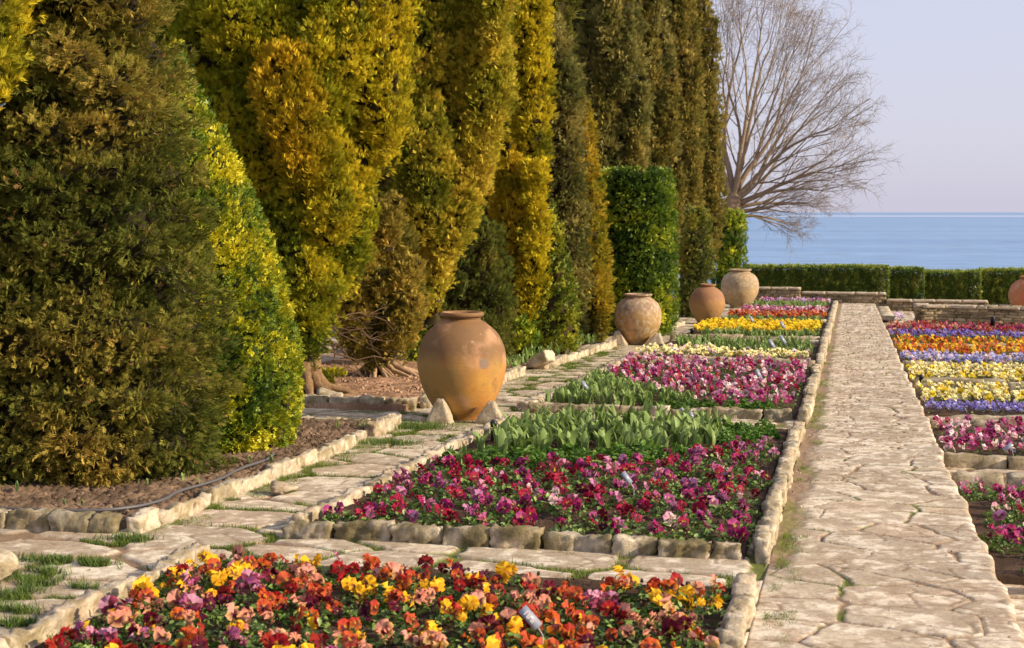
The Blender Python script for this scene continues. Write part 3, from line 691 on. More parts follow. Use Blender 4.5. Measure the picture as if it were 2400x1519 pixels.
tree('low_shrub', 'small green shoots bushing at the foot of the flared trunk', B(765, 925), [
    dict(rows=[(868, 745, 790), (890, 728, 812), (915, 730, 818), (935, 745, 800)], Y=at(765, 925)[1], pal=P_GOLDG, sp=.05, amp=.06, cell=(.12, .16), seed=44, keep=.62)], cat='shrub', tr=.015, th=.2)
# broad leafed dark bush behind the jar
tree('low_shrub', 'dark glossy leaved bush left behind the big jar', (-5.35, 18.6), [
    dict(rows=[(700, 960, 1010), (760, 935, 1040), (820, 920, 1060), (865, 925, 1060), (885, 940, 1040)], Y=18.6, pal=P_BOX, sp=.06, kind='leaf', amp=.1, cell=(.2, .2), seed=45)], cat='shrub', mat=M_leaf, tr=.03, th=.3)
Y5 = 17.6
tree('cypress_tree', 'tall olive cypress whose plumes lean above the big jar', (-5.9, 17.8), [
    dict(rows=[(-700, 1020, 1080), (-300, 940, 1190), (0, 915, 1195), (200, 915, 1185), (350, 920, 1150), (500, 930, 1095), (600, 940, 1050), (700, 950, 1010), (770, 955, 985)], Y=Y5, pal=P_OLIVE, sp=.06, amp=.32, cell=(.4, 1.2), seed=51, dens=.9),
    dict(rows=[(170, 970, 995), (260, 930, 1040), (400, 915, 1068), (500, 930, 1062), (570, 965, 1030)], Y=Y5-.9, pal=P_OLIVE, sp=.06, amp=.12, cell=(.22, .32), seed=52),
    dict(rows=[(-80, 1080, 1120), (100, 1085, 1195), (220, 1080, 1203), (330, 1080, 1175), (450, 1060, 1145), (530, 1050, 1110)], Y=Y5-.6, pal=P_OLIVE[1:], sp=.06, amp=.12, cell=(.2, .5), seed=53),
    dict(rows=[(-200, 960, 1030), (0, 950, 1060), (120, 955, 1055), (200, 975, 1040)], Y=Y5-.85, pal=P_OLIVE, sp=.06, amp=.12, cell=(.2, .4), seed=54),
    dict(rows=[(280, 1050, 1090), (400, 1030, 1120), (520, 1020, 1115), (600, 1000, 1080), (680, 985, 1040), (740, 975, 1000)], Y=Y5-.7, pal=P_OLIVE[1:], sp=.06, amp=.12, cell=(.18, .45), seed=55),
    dict(rows=[(-200, 1100, 1170), (0, 1120, 1205), (90, 1130, 1190), (150, 1140, 1170)], Y=Y5-.9, pal=P_OLIVE[1:], sp=.06, amp=.1, cell=(.18, .4), seed=56)] + plumes([(-300, 940, 1190), (0, 915, 1195), (200, 915, 1185), (350, 920, 1150), (500, 930, 1095), (600, 940, 1050), (700, 950, 1010)], Y5, 16, [P_OLIVE, P_OLIVE[1:]], .055, 511, (180, 330), (50, 85)), tr=.13)
tree('conifer_tree', 'dark green conifer cone directly behind the big jar', (-5.2, 19.0), [
    dict(rows=[(470, 1095, 1105), (550, 1035, 1175), (650, 995, 1192), (750, 970, 1200), (830, 975, 1200), (860, 1010, 1170)], Y=19.0, pal=[(0.064, 0.08, 0.024), (0.128, 0.144, 0.035), (0.24, 0.2, 0.056)], sp=.066, amp=.17, cell=(.28, .3), seed=61, dens=.9)], tr=.08, th=.8)
tree('cypress_tree', 'narrow bright golden cypress right of the big jar', (-5.1, 20.8), [
    dict(rows=[(-700, 1210, 1260), (-200, 1190, 1290), (0, 1185, 1293), (200, 1195, 1296), (330, 1200, 1295), (400, 1225, 1280), (432, 1240, 1265)], Y=20.9, pal=P_GOLD, sp=.066, amp=.12, cell=(.22, .6), seed=71),
    dict(rows=[(330, 1180, 1200), (400, 1158, 1235), (550, 1150, 1262), (700, 1172, 1262), (790, 1190, 1250), (835, 1200, 1225)], Y=20.5, pal=P_ORNG, sp=.062, amp=.13, cell=(.2, .35), seed=72),
    dict(rows=[(380, 1225, 1275), (480, 1232, 1284), (620, 1225, 1283), (740, 1215, 1270), (800, 1215, 1250)], Y=20.3, pal=P_GOLD[1:], sp=.062, amp=.12, cell=(.2, .35), seed=73)], tr=.1)
tree('clipped_shrub', 'yellow green leafy cone between golden cypress and grey conifer', (-4.75, 20.6), [
    dict(rows=[(465, 1280, 1290), (550, 1262, 1320), (650, 1245, 1343), (750, 1232, 1360), (800, 1225, 1360), (832, 1240, 1342)], Y=20.6, pal=[(.05, .09, .015), (.17, .19, .02), (.36, .33, .03)], sp=.06, kind='leaf', amp=.07, cell=(.16, .3), seed=81, dens=.8),
    dict(rows=[(745, 1205, 1245), (790, 1195, 1265), (832, 1205, 1255)], Y=20.2, pal=P_BOX, sp=.06, kind='leaf', amp=.06, cell=(.16, .2), seed=82)], cat='shrub', mat=M_leaf, tr=.04, th=.4)
tree('conifer_tree', 'grey green pointed conifer beside the narrow golden cypress', (-4.75, 23.6), [
    dict(rows=[(30, 1283, 1300), (130, 1262, 1340), (200, 1262, 1362), (400, 1262, 1366), (600, 1272, 1372), (760, 1292, 1375), (818, 1305, 1360)], Y=23.6, pal=P_GREY, sp=.08, amp=.13, cell=(.3, .3), up=.3, out=1, seed=91)], tr=.08, th=.6)
tree('conifer_tree', 'slim orange green conifer left of the second jar', (-4.35, 24.2), [
    dict(rows=[(205, 1340, 1362), (300, 1325, 1390), (450, 1320, 1407), (600, 1322, 1420), (700, 1322, 1430), (770, 1340, 1424), (806, 1360, 1400)], Y=24.2, pal=[(.14, .15, .025), (.30, .25, .03), (.44, .31, .045)], sp=.075, amp=.08, cell=(.24, .3), up=.4, out=.9, seed=101)], tr=.07, th=.6)
tree('clipped_hedge', 'big flat topped cylinder of clipped green leaves behind second jar', (-4.15, 26.2), [
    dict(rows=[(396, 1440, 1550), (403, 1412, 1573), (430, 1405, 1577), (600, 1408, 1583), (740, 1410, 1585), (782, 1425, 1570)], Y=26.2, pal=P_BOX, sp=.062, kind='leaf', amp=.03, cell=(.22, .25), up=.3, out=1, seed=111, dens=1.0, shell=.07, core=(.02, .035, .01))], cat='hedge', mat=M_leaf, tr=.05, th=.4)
FP = dict(sp=.10, amp=.30, dens=.8)
tree('cypress_tree', 'dark grey cypress rising behind the clipped cylinder, leftmost', (-5.2, 29.5), [
    dict(rows=[(-600, 1350, 1400), (-200, 1310, 1470), (0, 1300, 1480), (150, 1335, 1480), (300, 1360, 1490), (500, 1390, 1500), (740, 1400, 1480)], Y=30.2, pal=[(0.056, 0.064, 0.029), (0.112, 0.112, 0.048), (0.176, 0.16, 0.072)], cell=(.35, .4), seed=121, **FP),
    dict(rows=[(-500, 1400, 1440), (-100, 1375, 1480), (50, 1380, 1500), (250, 1388, 1512), (400, 1395, 1515), (560, 1410, 1500)], Y=29.2, pal=P_GREY, cell=(.4, .3), up=.4, out=1, seed=122, **FP)] + plumes([(-100, 1310, 1480), (100, 1340, 1500), (400, 1380, 1515)], 29.4, 9, [P_GREY, P_OLB], .09, 1221, (170, 300), (45, 75), y1=400), tr=.12)
tree('cypress_tree', 'grey green cypress plume behind the clipped cylinder, second', (-4.9, 31.5), [
    dict(rows=[(-600, 1500, 1530), (-150, 1475, 1560), (0, 1475, 1565), (200, 1490, 1575), (400, 1505, 1585), (600, 1520, 1580), (700, 1530, 1570)], Y=31.5, pal=P_GREY, cell=(.4, 1.4), seed=131, **FP)] + plumes([(-100, 1475, 1560), (200, 1490, 1575), (500, 1512, 1583), (700, 1530, 1570)], 31.5, 8, [P_GREY, P_OLB], .09, 1311, (150, 260), (30, 50)), tr=.12)
tree('cypress_tree', 'olive cypress plume tapering down between the clipped shrubs', (-4.75, 34.5), [
    dict(rows=[(-500, 1560, 1590), (-100, 1545, 1615), (0, 1545, 1622), (150, 1548, 1638), (350, 1556, 1642), (500, 1565, 1632), (580, 1575, 1610), (640, 1582, 1598)], Y=34.5, pal=P_OLB, cell=(.4, 1.4), seed=141, **FP)] + plumes([(-100, 1545, 1618), (150, 1548, 1638), (350, 1556, 1642), (560, 1570, 1615)], 34.5, 8, [P_OLB], .09, 1411, (130, 240), (26, 46)), tr=.1)
tree('cypress_tree', 'last olive cypress of the row beside the bare tree', (-4.4, 38.0), [
    dict(rows=[(-400, 1590, 1610), (-100, 1585, 1635), (0, 1588, 1648), (120, 1598, 1670), (250, 1606, 1688), (380, 1615, 1696), (480, 1622, 1696), (560, 1632, 1682), (620, 1642, 1666), (655, 1646, 1656)], Y=38.0, pal=P_OLB, cell=(.45, 1.4), seed=151, **FP)] + plumes([(-60, 1588, 1640), (120, 1598, 1670), (250, 1606, 1688), (480, 1622, 1696), (620, 1642, 1668)], 38.0, 10, [P_OLB], .095, 1511, (130, 240), (24, 46)), tr=.1)
tree('clipped_hedge', 'small brownish clipped shrub behind the third jar', (-3.95, 33.5), [
    dict(rows=[(486, 1615, 1652), (510, 1600, 1662), (600, 1592, 1668), (700, 1588, 1668), (752, 1594, 1662)], Y=33.5, pal=[(0.064, 0.08, 0.024), (0.144, 0.16, 0.032), (0.272, 0.224, 0.048)], sp=.075, kind='leaf', amp=.09, cell=(.25, .3), seed=161)], cat='hedge', mat=M_leaf, tr=.05, th=.4)
tree('clipped_hedge', 'small dark green clipped cylinder behind the pale jar', (-3.75, 42.6), [
    dict(rows=[(493, 1700, 1735), (505, 1678, 1744), (540, 1672, 1747), (640, 1668, 1748), (710, 1672, 1746)], Y=42.6, pal=P_BOX, sp=.08, kind='leaf', amp=.07, cell=(.25, .25), seed=171)], cat='hedge', mat=M_leaf, tr=.05, th=.4)
for k, (px, Yb, w, pl) in enumerate([(1230, 25, 110, P_OLIVE), (840, 22, 160, P_OLIVE), (1050, 24, 150, P_GREY), (560, 19, 150, P_GOLDG)]):
    tree('conifer_tree', ['dark conifer glimpsed behind the golden cypress column', 'shaded conifer glimpsed behind the low orange conifer', 'grey conifer hidden behind the olive cypress', 'green conifer hidden behind the broad golden cypress'][k], (onY(px, 700, Yb)[0], Yb), [
        dict(rows=[(-700, px-20, px+20), (-200, px-w, px+w), (200, px-w, px+w), (500, px-w*.9, px+w*.9), (720 if k != 1 else 640, px-w*.5, px+w*.5)], Y=Yb, pal=[(0.056, 0.064, 0.019), (0.128, 0.128, 0.032), (0.192, 0.176, 0.048)], sp=.15, amp=.2, cell=(.4, .7), seed=180+k, dens=.6)], tr=.15, th=1.5)

# ------------------------------------------------------------------ long far hedge
def hedge_far():
    segs = [(1742, 2083, 627, 46.9), (2083, 2166, 633, 47.2), (2166, 2300, 641, 47.6), (2300, 2460, 636, 47.8)]
    root = thing('long_hedge', (0, 47.2, zgf(47.2)), 'long clipped dark green hedge stepping along the sea edge', 'hedge'); A = Acc(); rng = np.random.default_rng(5)
    for k, (a, b, top, Y) in enumerate(segs):
        pa = onY(a, top, Y); pb = onY(b, top+(-2 if k == 2 else 1 if k == 0 else 0), Y); x0, x1 = pa[0], pb[0]; zb = zgf(Y)-.1; th = .9
        if k == 3: x1 += 1.5
        n = int((x1-x0)*5200)
        x = rng.uniform(x0, x1, n); f = rng.random(n); zt = np.interp(x, [x0, x1], [pa[2], pb[2]])+.05*(fbm(p3(x*1.5, x*0), 3, 4)-.5)
        onf = f < .68; z = np.where(onf, rng.uniform(zb, 1, n)*0+zb+(zt-zb)*rng.random(n), zt); y = np.where(onf, Y, Y+rng.random(n)*th)
        P = np.stack([x, y, z], 1); N = np.where(onf[:, None], np.array([0, -1., 0]), np.array([0, 0, 1.]))
        side = f > .985; P[side, 0] = x1; P[side, 1] = (Y+rng.random(n)*th)[side]; P[side, 2] = (zb+(zt-zb)*rng.random(n))[side]; N[side] = (1, 0, 0)
        w, rid, _ = worley3(P/np.array([.16, .16, .3]), 8); P = P + N*((.5-w)*.10 + (fbm(P/.1, 2, 3)-.5)*.1)[:, None]
        rn = rng.normal(size=(n, 3)); X, Yv, Z = frame(N + np.array([0, 0, .4])+rn*.45, N+rn[:, ::-1]*.5)
        pal = np.array([(0.048, 0.088, 0.019), (0.088, 0.144, 0.029), (0.16, 0.208, 0.04), (0.304, 0.288, 0.056)]); m = np.clip(rid*.5+rng.normal(size=n)*.22+.3, 0, .999)*3; i = m.astype(int)
        c = mixc(pal[i], pal[np.minimum(i+1, 3)], m-i)*1.7
        A.add(*instance(*LEAF, P, X, Yv, Z, .085*(.7+.6*rng.random(n)), c))
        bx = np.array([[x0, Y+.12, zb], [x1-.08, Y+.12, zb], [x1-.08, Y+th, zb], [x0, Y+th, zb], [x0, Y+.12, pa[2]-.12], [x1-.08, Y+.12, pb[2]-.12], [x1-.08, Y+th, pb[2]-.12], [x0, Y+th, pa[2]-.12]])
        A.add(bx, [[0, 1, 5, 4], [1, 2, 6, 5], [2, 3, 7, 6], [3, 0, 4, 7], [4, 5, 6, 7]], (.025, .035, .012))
    link('foliage', A.mesh('foliage', M_leaf, False), root, (0, -47.2, -zgf(47.2)))
hedge_far()

# ------------------------------------------------------------------ the bare tree
def bare_tree():
    Y = 50.0; base = onY(1712, 560, Y); bx, by = base[0], Y; zb = zgf(Y)-.4; fork_pt = onY(1716, 480, Y)
    root = thing('bare_tree', (bx, by, zb), 'wide leafless tree with reddish twigs in front of the sea', 'tree'); T = Acc(); Br = Acc(); Tw = Acc()
    rs = np.random.default_rng(4); u = Y/FPX
    rad = [.44, .40, .37, .36, .26, .03]; tube(T, [(bx, by, zb-.3), (bx+.02, by, zb+.5), (bx+.05, by, (zb+fork_pt[2])/2), (fork_pt[0], by, fork_pt[2]-.25), (fork_pt[0]+.03, by, fork_pt[2]+.2), (fork_pt[0]+.06, by, fork_pt[2]+.6)], rad, (.27, .19, .12), 14, 2, rough=.15)
    ang = np.radians([-14, 0, 15, 30, 45, 60, 75, 90, 120, 150, 180]); ext = np.array([195, 255, 368, 392, 440, 530, 600, 640, 600, 480, 350])*u
    org = np.array([fork_pt[0], by, fork_pt[2]])
    def path(p, d, L, n, wob, trop):
        pts = [p]; q = p.copy(); dd = d/np.linalg.norm(d)
        for k in range(n):
            dd = dd + rs.normal(size=3)*wob; dd[2] += trop; dd /= np.linalg.norm(dd); q = q + dd*L/n; pts.append(q.copy())
        return pts, dd
    def turn(d, th, inplane):
        a = np.array([0, 1., 0])*inplane + rs.normal(size=3)*.5; a = a - d*(a @ d); a /= np.linalg.norm(a); return d*math.cos(th) + np.cross(a, d)*math.sin(th)
    def twig(p, d, L, r, lv):
        pts, _ = path(p, d, L, 5, .16, .012); tube(Tw, pts, np.linspace(r, r*.55, 6), (.34, .28, .23), 3)
        if lv:
            for f in (1, 2, 3, 3, 4, 4):
                twig(pts[f], turn(d, rs.uniform(.45, .95), rs.choice([-1, 1])), L*rs.uniform(.35, .6), r*.8, lv-1)
    def fork(p, d, rem, r, dep):
        if dep:
            v = p - org; dist = np.linalg.norm(v); rad_ = v/max(dist, 1e-6); d = d*.74 + rad_*.26; d = d/np.linalg.norm(d)
            rem = max(.35, min(rem, np.interp(math.atan2(v[2], v[0]), ang, ext)*.93 - dist))
        L = rem*(rs.uniform(.20, .30) if dep else .17); last = dep >= 5 or rem < .75
        if last: L = rem
        pts, dd = path(p, d, L, 5, .055, .006); r1 = r*.80
        tube(T, pts, np.linspace(r, r1, 6), (.32, .24, .16) if dep < 3 else (.33, .26, .19), 8 if dep < 2 else 5 if dep < 4 else 3)
        if 1:
            for q in range(int(L*(1.7 if dep < 4 else 2.0) + rs.random())):
                i = rs.integers(1, 6); twig(pts[i], turn(dd, rs.uniform(.4, .95), rs.choice([-1, 1])), rs.uniform(.4, .95)*(1.0 if dep > 2 else .8), .0060, 1)
        if last: return
        if dep < 2:                                          # side limbs low down fill the inside of the crown
            fork(pts[3], turn(dd, rs.uniform(.45, .9), rs.choice([-1, 1])), rem*rs.uniform(.3, .5), r*.42, 4)
        t = rs.uniform(.14, .26); sgn = rs.choice([-1, 1])
        fork(pts[-1], turn(dd, t*.6, sgn), rem-L, r1*.86, dep+1)
        fork(pts[-1], turn(dd, t*1.5, -sgn), (rem-L)*rs.uniform(.85, 1.0), r1*.66, dep+1)
    th = np.radians([-5, 4, 14, 25, 36, 47, 58, 69, 80, 92, 106, 124, 146])
    for k, a in enumerate(th):
        a = a + rs.normal()*.03; E = np.interp(a, ang, ext)*rs.uniform(.86, .93); dy = rs.uniform(-.4, .4)
        start = np.array([fork_pt[0], by, fork_pt[2]]) + np.array([math.cos(a)*.2, dy*.3, -.35+.75*min(1, k/6)])
        fork(start, np.array([math.cos(a), dy, math.sin(a)]), E, rs.uniform(.065, .12), 0)
    for nm, A, m in (('trunk', T, M_bark), ('twigs', Tw, M_twig)): link(nm, A.mesh(nm, m), root, (-bx, -by, -zb))
bare_tree()

# ------------------------------------------------------------------ clay jars
def m_clay(name, c1, c2, c3, band, seed, crust=.2, spot=None):
    m = bpy.data.materials.new(name); m.use_nodes = True; t = m.node_tree; n = t.nodes; l = t.links; b = n['Principled BSDF']
    b.inputs['Roughness'].default_value = .72; b.inputs['Specular IOR Level'].default_value = .3
    co = n.new('ShaderNodeTexCoord'); mp = n.new('ShaderNodeMapping'); mp.inputs['Location'].default_value = (seed, seed*1.7, 0); l.new(co.outputs['Object'], mp.inputs[0])
    sp = n.new('ShaderNodeSeparateXYZ'); l.new(co.outputs['Object'], sp.inputs[0])
    def noise(s, d=5, sc=(1, 1, 1)):
        m2 = n.new('ShaderNodeMapping'); m2.inputs['Scale'].default_value = sc; l.new(mp.outputs[0], m2.inputs[0])
        o = n.new('ShaderNodeTexNoise'); o.inputs['Scale'].default_value = s; o.inputs['Detail'].default_value = d; o.inputs['Roughness'].default_value = .6; l.new(m2.outputs[0], o.inputs[0]); return o.outputs[0]
    def mr(v, a, b_, c=0, d=1):
        r = n.new('ShaderNodeMapRange'); r.inputs[1].default_value = a; r.inputs[2].default_value = b_; r.inputs[3].default_value = c; r.inputs[4].default_value = d; l.new(v, r.inputs[0]); return r.outputs[0]
    def mix(a, c, f):
        x = n.new('ShaderNodeMix'); x.data_type = 'RGBA'
        for i, v in ((6, a), (7, c)):
            if isinstance(v, tuple): x.inputs[i].default_value = (*v, 1)
            else: l.new(v, x.inputs[i])
        l.new(f, x.inputs[0]) if not isinstance(f, float) else setattr(x.inputs[0], 'default_value', f); return x.outputs[2]
    base = mix(c1, c2, mr(noise(2.3, 4), .38, .62))
    # darker shoulder above a wavy line
    ad = n.new('ShaderNodeMath'); ad.operation = 'MULTIPLY_ADD'; l.new(noise(3, 3), ad.inputs[0]); ad.inputs[1].default_value = .22; l.new(sp.outputs[2], ad.inputs[2])
    base = mix(base, (.30, .20, .07), mr(noise(1.7, 5, (1, 1, .55)), .46, .60, 0, .75))
    base = mix(base, c3, mr(ad.outputs[0], band-.06, band+.08, 0, .78))
    base = mix(base, (.50, .28, .16), mr(noise(3.2, 6), .54, .66, 0, .65))
    base = mix(base, (.16, .10, .05), mr(noise(5, 6), .55, .70, 0, .6))
    base = mix(base, (.52, .42, .30), mr(noise(14, 7), 1-crust-.25, 1-crust-.12, 0, .7))
    base = mix(base, (.10, .07, .045), mr(noise(28, 5, (1, 1, .3)), .64, .74, 0, .6))
    if spot:                                                 # a round scar in the clay
        vd = n.new('ShaderNodeVectorMath'); vd.operation = 'DISTANCE'; l.new(co.outputs['Object'], vd.inputs[0]); vd.inputs[1].default_value = spot
        a2 = n.new('ShaderNodeMath'); a2.operation = 'MULTIPLY_ADD'; l.new(noise(22, 6), a2.inputs[0]); a2.inputs[1].default_value = .07; l.new(vd.outputs['Value'], a2.inputs[2])
        base = mix(base, (.20, .155, .125), mr(a2.outputs[0], .075, .10, .8, 0))
    l.new(base, b.inputs['Base Color'])
    bu = n.new('ShaderNodeBump'); bu.inputs['Distance'].default_value = .003; l.new(noise(18, 7, (1, 1, 3.2)), bu.inputs['Height']); l.new(bu.outputs[0], b.inputs['Normal'])
    return m
def lathe(prof, ns=72, wob=.0, seed=0):
    prof = np.array(prof); a = np.linspace(0, 2*math.pi, ns, endpoint=False); k = len(prof)
    V = np.stack([prof[:, None, 0]*np.cos(a), prof[:, None, 0]*np.sin(a), prof[:, None, 1]*np.ones(ns)], -1).reshape(-1, 3)
    if wob: V[:, :2] *= (1+wob*(fbm(V*3.0, 3, seed)-.5))[:, None]
    i = np.arange(k*ns).reshape(k, ns); j = np.roll(i, -1, 1)
    return V, np.stack([i[:-1].ravel(), j[:-1].ravel(), j[1:].ravel(), i[1:].ravel()], 1)
def smoothprof(pts, n=60):
    pts = np.array(pts, float); t = np.concatenate([[0], np.cumsum(np.hypot(*np.diff(pts, axis=0).T))]); t /= t[-1]; q = np.linspace(0, 1, n)
    # Catmull-Rom through the points
    out = []
    for v in q:
        i = min(np.searchsorted(t, v, 'right')-1, len(pts)-2); f = (v-t[i])/(t[i+1]-t[i]); p0 = pts[max(i-1, 0)]; p1 = pts[i]; p2 = pts[i+1]; p3_ = pts[min(i+2, len(pts)-1)]
        out.append(.5*((2*p1)+(-p0+p2)*f+(2*p0-5*p1+4*p2-p3_)*f*f+(-p0+3*p1-3*p2+p3_)*f**3))
    return np.array(out)
def jar(label, x, y, r, H, body, neck, mat, zo=0.0, tilt=0.0, seed=1):
    """body: list of (radius/r, z/H); neck: list of (radius/r, z/H) for rim"""
    root = thing('clay_jar', (x, y, zgf(y)+zo), label, 'jar', 'big clay jars beside the path'); root.rotation_euler = (0, tilt, 0)
    V, Fq = lathe([(a*r, b*H) for a, b in smoothprof(body)], 96, .03, seed); link('body', make_mesh('body', V, Fq, None, True, mat), root)
    V, Fq = lathe([(a*r, b*H) for a, b in smoothprof(neck, 40)], 72, .015, seed+3); link('rim', make_mesh('rim', V, Fq, None, True, mat), root)
    return root
BODY = [(.0, 0.0), (.40, 0), (.47, .03), (.71, .15), (.90, .31), (.99, .46), (1.0, .56), (.95, .68), (.81, .80), (.60, .88), (.45, .92), (.41, .94)]
NECK = [(.40, .905), (.40, .938), (.43, .943), (.402, .950), (.41, .954), (.475, .962), (.492, .98), (.475, .997), (.42, 1.0), (.37, .985), (.36, .93), (.36, .86)]
u1 = at(1083, 985); Y1 = u1[1]+.12
jar('biggest orange clay jar in the middle, brown shoulder, on two prop stones', onY(1083, 900, Y1)[0], Y1, .425*Y1/12.95, 1.03*Y1/12.95, BODY, NECK, m_clay('clay_big', (.50, .28, .06), (.43, .185, .045), (.17, .09, .045), .70, 1.2, .10, (.29, -.29, .56)), seed=2)
BODY2 = [(0, 0), (.42, 0), (.5, .03), (.74, .18), (.94, .36), (1.0, .52), (.97, .68), (.86, .80), (.68, .88), (.56, .91), (.54, .93)]
NECK2 = [(.54, .89), (.52, .93), (.53, .95), (.58, .965), (.6, .98), (.58, .998), (.53, 1), (.48, .98), (.47, .88)]
Y2 = at(1495, 808)[1]+.2
jar('rough ochre clay jar with flaking shoulder before the clipped cylinder', onY(1495, 760, Y2)[0], Y2, 56*Y2/FPX, 119*Y2/FPX, BODY2, NECK2, m_clay('clay_rough', (.52, .30, .13), (.48, .25, .10), (.28, .20, .14), .66, 4.4, .26), seed=4)
Y3j = at(1655, 760)[1]+.25
BODY3 = [(0, 0), (.40, 0), (.48, .03), (.72, .17), (.93, .34), (1.0, .50), (.97, .64), (.82, .79), (.58, .885), (.40, .925), (.37, .94)]
NECK3 = [(.37, .91), (.36, .94), (.38, .955), (.44, .965), (.46, .98), (.44, .997), (.39, 1), (.33, .98), (.32, .9)]
jar('smooth tan and brown clay jar, smallest mouth, third from the front', onY(1655, 715, Y3j)[0], Y3j, 41.5*Y3j/FPX, 93*Y3j/FPX, BODY3, NECK3, m_clay('clay_tan', (.42, .25, .10), (.36, .19, .07), (.27, .13, .07), .62, 7.3, .12), seed=6, tilt=.04)
Y4j = at(1735, 722)[1]+.4
jar('pale stone coloured clay jar with wide mouth before the sea wall', onY(1734, 680, Y4j)[0], Y4j, 43.5*Y4j/FPX, 89*Y4j/FPX, BODY2, NECK2, m_clay('clay_pale', (.52, .36, .18), (.47, .31, .15), (.30, .23, .14), .62, 9.1, .25), seed=8)
pj = onY(2411, 700, 42.0)
o = jar('plain terracotta jar at the right edge behind the basin wall', pj[0], 42.0, 43*42/FPX, 1.15, BODY3, NECK3, m_clay('clay_red', (.46, .17, .075), (.43, .15, .065), (.42, .15, .07), .9, 2.5, .04), zo=0.0, seed=9)
o.location.z = onY(2411, 647, 42.0)[2] - 1.15
P, Fq, C = rock_mesh(1.6, 1.2, .5, 77, .3, .1, .15, .01)
bs = link('stone_plinth', make_mesh('stone_plinth', P, Fq, C, True, M_stone), None, (pj[0], 42.0, o.location.z-.25)); tag(bs, 'stone base carrying the terracotta jar, mostly hidden by the basin wall', 'plinth')

def prop(label, px, pyb, pyt, wpx, Y, lean, seed, depth=.16):
    """wedge shaped stone leaning on a jar"""
    b = onY(px, pyb, Y); t = onY(px, pyt, Y); H = t[2]-b[2]; w = wpx*Y/FPX
    P, Fq, C = rock_mesh(w, depth, H, seed, .2, .03, .3, .01)
    f = (P[:, 2]/H+.5).clip(0, 1); P[:, 0] *= 1.3*(1.0-.80*f**1.15); P[:, 0] += lean*w*f; P[:, 1] *= 1-.5*f
    P[:, 0] += .02*(fbm(P*9, 3, seed)-.5); P[:, 2] += .03*(fbm(P*6, 3, seed+1)-.5)*f
    o = link('prop_stone', make_mesh('prop_stone', P, Fq, mixc(C, (.46, .36, .24), np.full(len(C), .4)), True, M_stone), None, (b[0], Y, (b[2]+t[2])/2-.01))
    return tag(o, label, 'rock', 'wedge stones propping the clay jars')
prop('tall pointed wedge stone propping the biggest jar, left one', 1031, 997, 928, 56, Y1-.34, .03, 61)
prop('squat wedge stone propping the biggest jar, right one', 1148, 992, 937, 54, Y1-.26, .12, 62)
prop('wedge stone under the left side of the rough ochre jar', 1452, 814, 774, 36, Y2-.28, -.12, 63, .25)
prop('wedge stone under the right side of the rough ochre jar', 1534, 813, 780, 36, Y2-.25, .2, 64, .25)
prop('wedge stone under the right side of the tan jar', 1681, 763, 742, 20, Y3j-.3, .25, 65, .3)
prop('small block under the right side of the pale jar', 1746, 724, 712, 20, Y4j-.45, .1, 66, .3)
def loose(label, px, py, L, Wd, H, rot, seed, tilt=0, h=.03, nm='loose_rock', c=None):
    a = at(px, py, h); P, Fq, C = rock_mesh(L, Wd, H, seed, .1, .03, .35, .02)
    f = P[:, 0]/L+.5; P[:, 1:] *= (1-.6*f**2)[:, None]
    o = link(nm, make_mesh(nm, P, Fq, C, True, M_stone), None, (a[0], a[1], a[2]+H*.3)); o.rotation_euler = (.1, tilt, rot); return tag(o, label, 'rock')
loose('long pale pointed rock lying across the kerb behind the big jar', 1262, 855, .42, .2, .16, 2.7, 71, .45, .06)
loose('small round rock beside the pointed rock on the side path', 1288, 858, .16, .14, .13, .3, 72)
loose('flat stone lying on the side path by the slanting kerb', 668, 1147, .17, .12, .045, .3, 73)
loose('broken pale stone beside the flared trunk', 775, 932, .26, .14, .09, .1, 74, 0, .08)
loose('block of pale stone cut off by the left edge', -8, 1345, .18, .22, .13, .15, 75, 0, .04)

# ------------------------------------------------------------------ hose, sprinklers, markers
A = Acc(); pts = np.array([(x, y, zgf(y)+.075) for x, y in [(-5.6, 7.2), (-5.0, 7.15), (-4.6, 7.16), (-4.35, 7.19), (-4.15, 7.27), (-4.04, 7.42), (-4.0, 7.65), (-4.06, 7.95), (-4.0, 8.4), (-4.07, 8.9), (-4.05, 9.3), (-4.12, 9.6)]]); t = np.linspace(0, len(pts)-1, 80); P = np.stack([np.interp(t, np.arange(len(pts)), pts[:, k]) for k in range(3)], 1); kk = np.ones(5)/5
P[2:-2] = np.stack([np.convolve(P[:, k], kk, 'valid') for k in range(3)], 1)
tube(A, P, np.full(80, .0095), (.10, .098, .105), 8); p0 = P[40].copy()
o = link('irrigation_hose', A.mesh('irrigation_hose', M_black), None, (0, 0, 0)); tag(o, 'grey irrigation hose lying on the soil below the juniper', 'hose')
def sprinkler(label, px, py, h, hz=0.0, r=.022):
    a = at(px, py, hz); root = thing('sprinkler_head', tuple(a), label, 'sprinkler', 'black sprinkler heads in the beds')
    V, Fq = lathe([(0, h), (r*.8, h), (r*1.12, h-.004), (r*1.12, h-.03), (r, h-.034), (r, -.05)][::-1], 20); link('riser', make_mesh('riser', V, Fq, np.tile((.012, .012, .014), (len(V), 1)), True, M_black), root)
    V, Fq = lathe([(0, h+.012), (r*.6, h+.010), (r*.75, h+.002), (r*.8, h-.002)][::-1], 16); link('nozzle_cap', make_mesh('nozzle_cap', V, Fq, np.tile((.02, .02, .022), (len(V), 1)), True, M_black), root)
sprinkler('black sprinkler head at the corner of the tulips before the big jar', 1157, 1031, .155, .05, .026)
sprinkler('black sprinkler head at the left corner of the pink pansies', 1471, 850, .10, .03, .028)
sprinkler('black sprinkler head beside the yellow pansies', 1622, 786, .12, .03, .035)
sprinkler('black sprinkler head behind the tan jar', 1697, 758, .12, .03, .035)
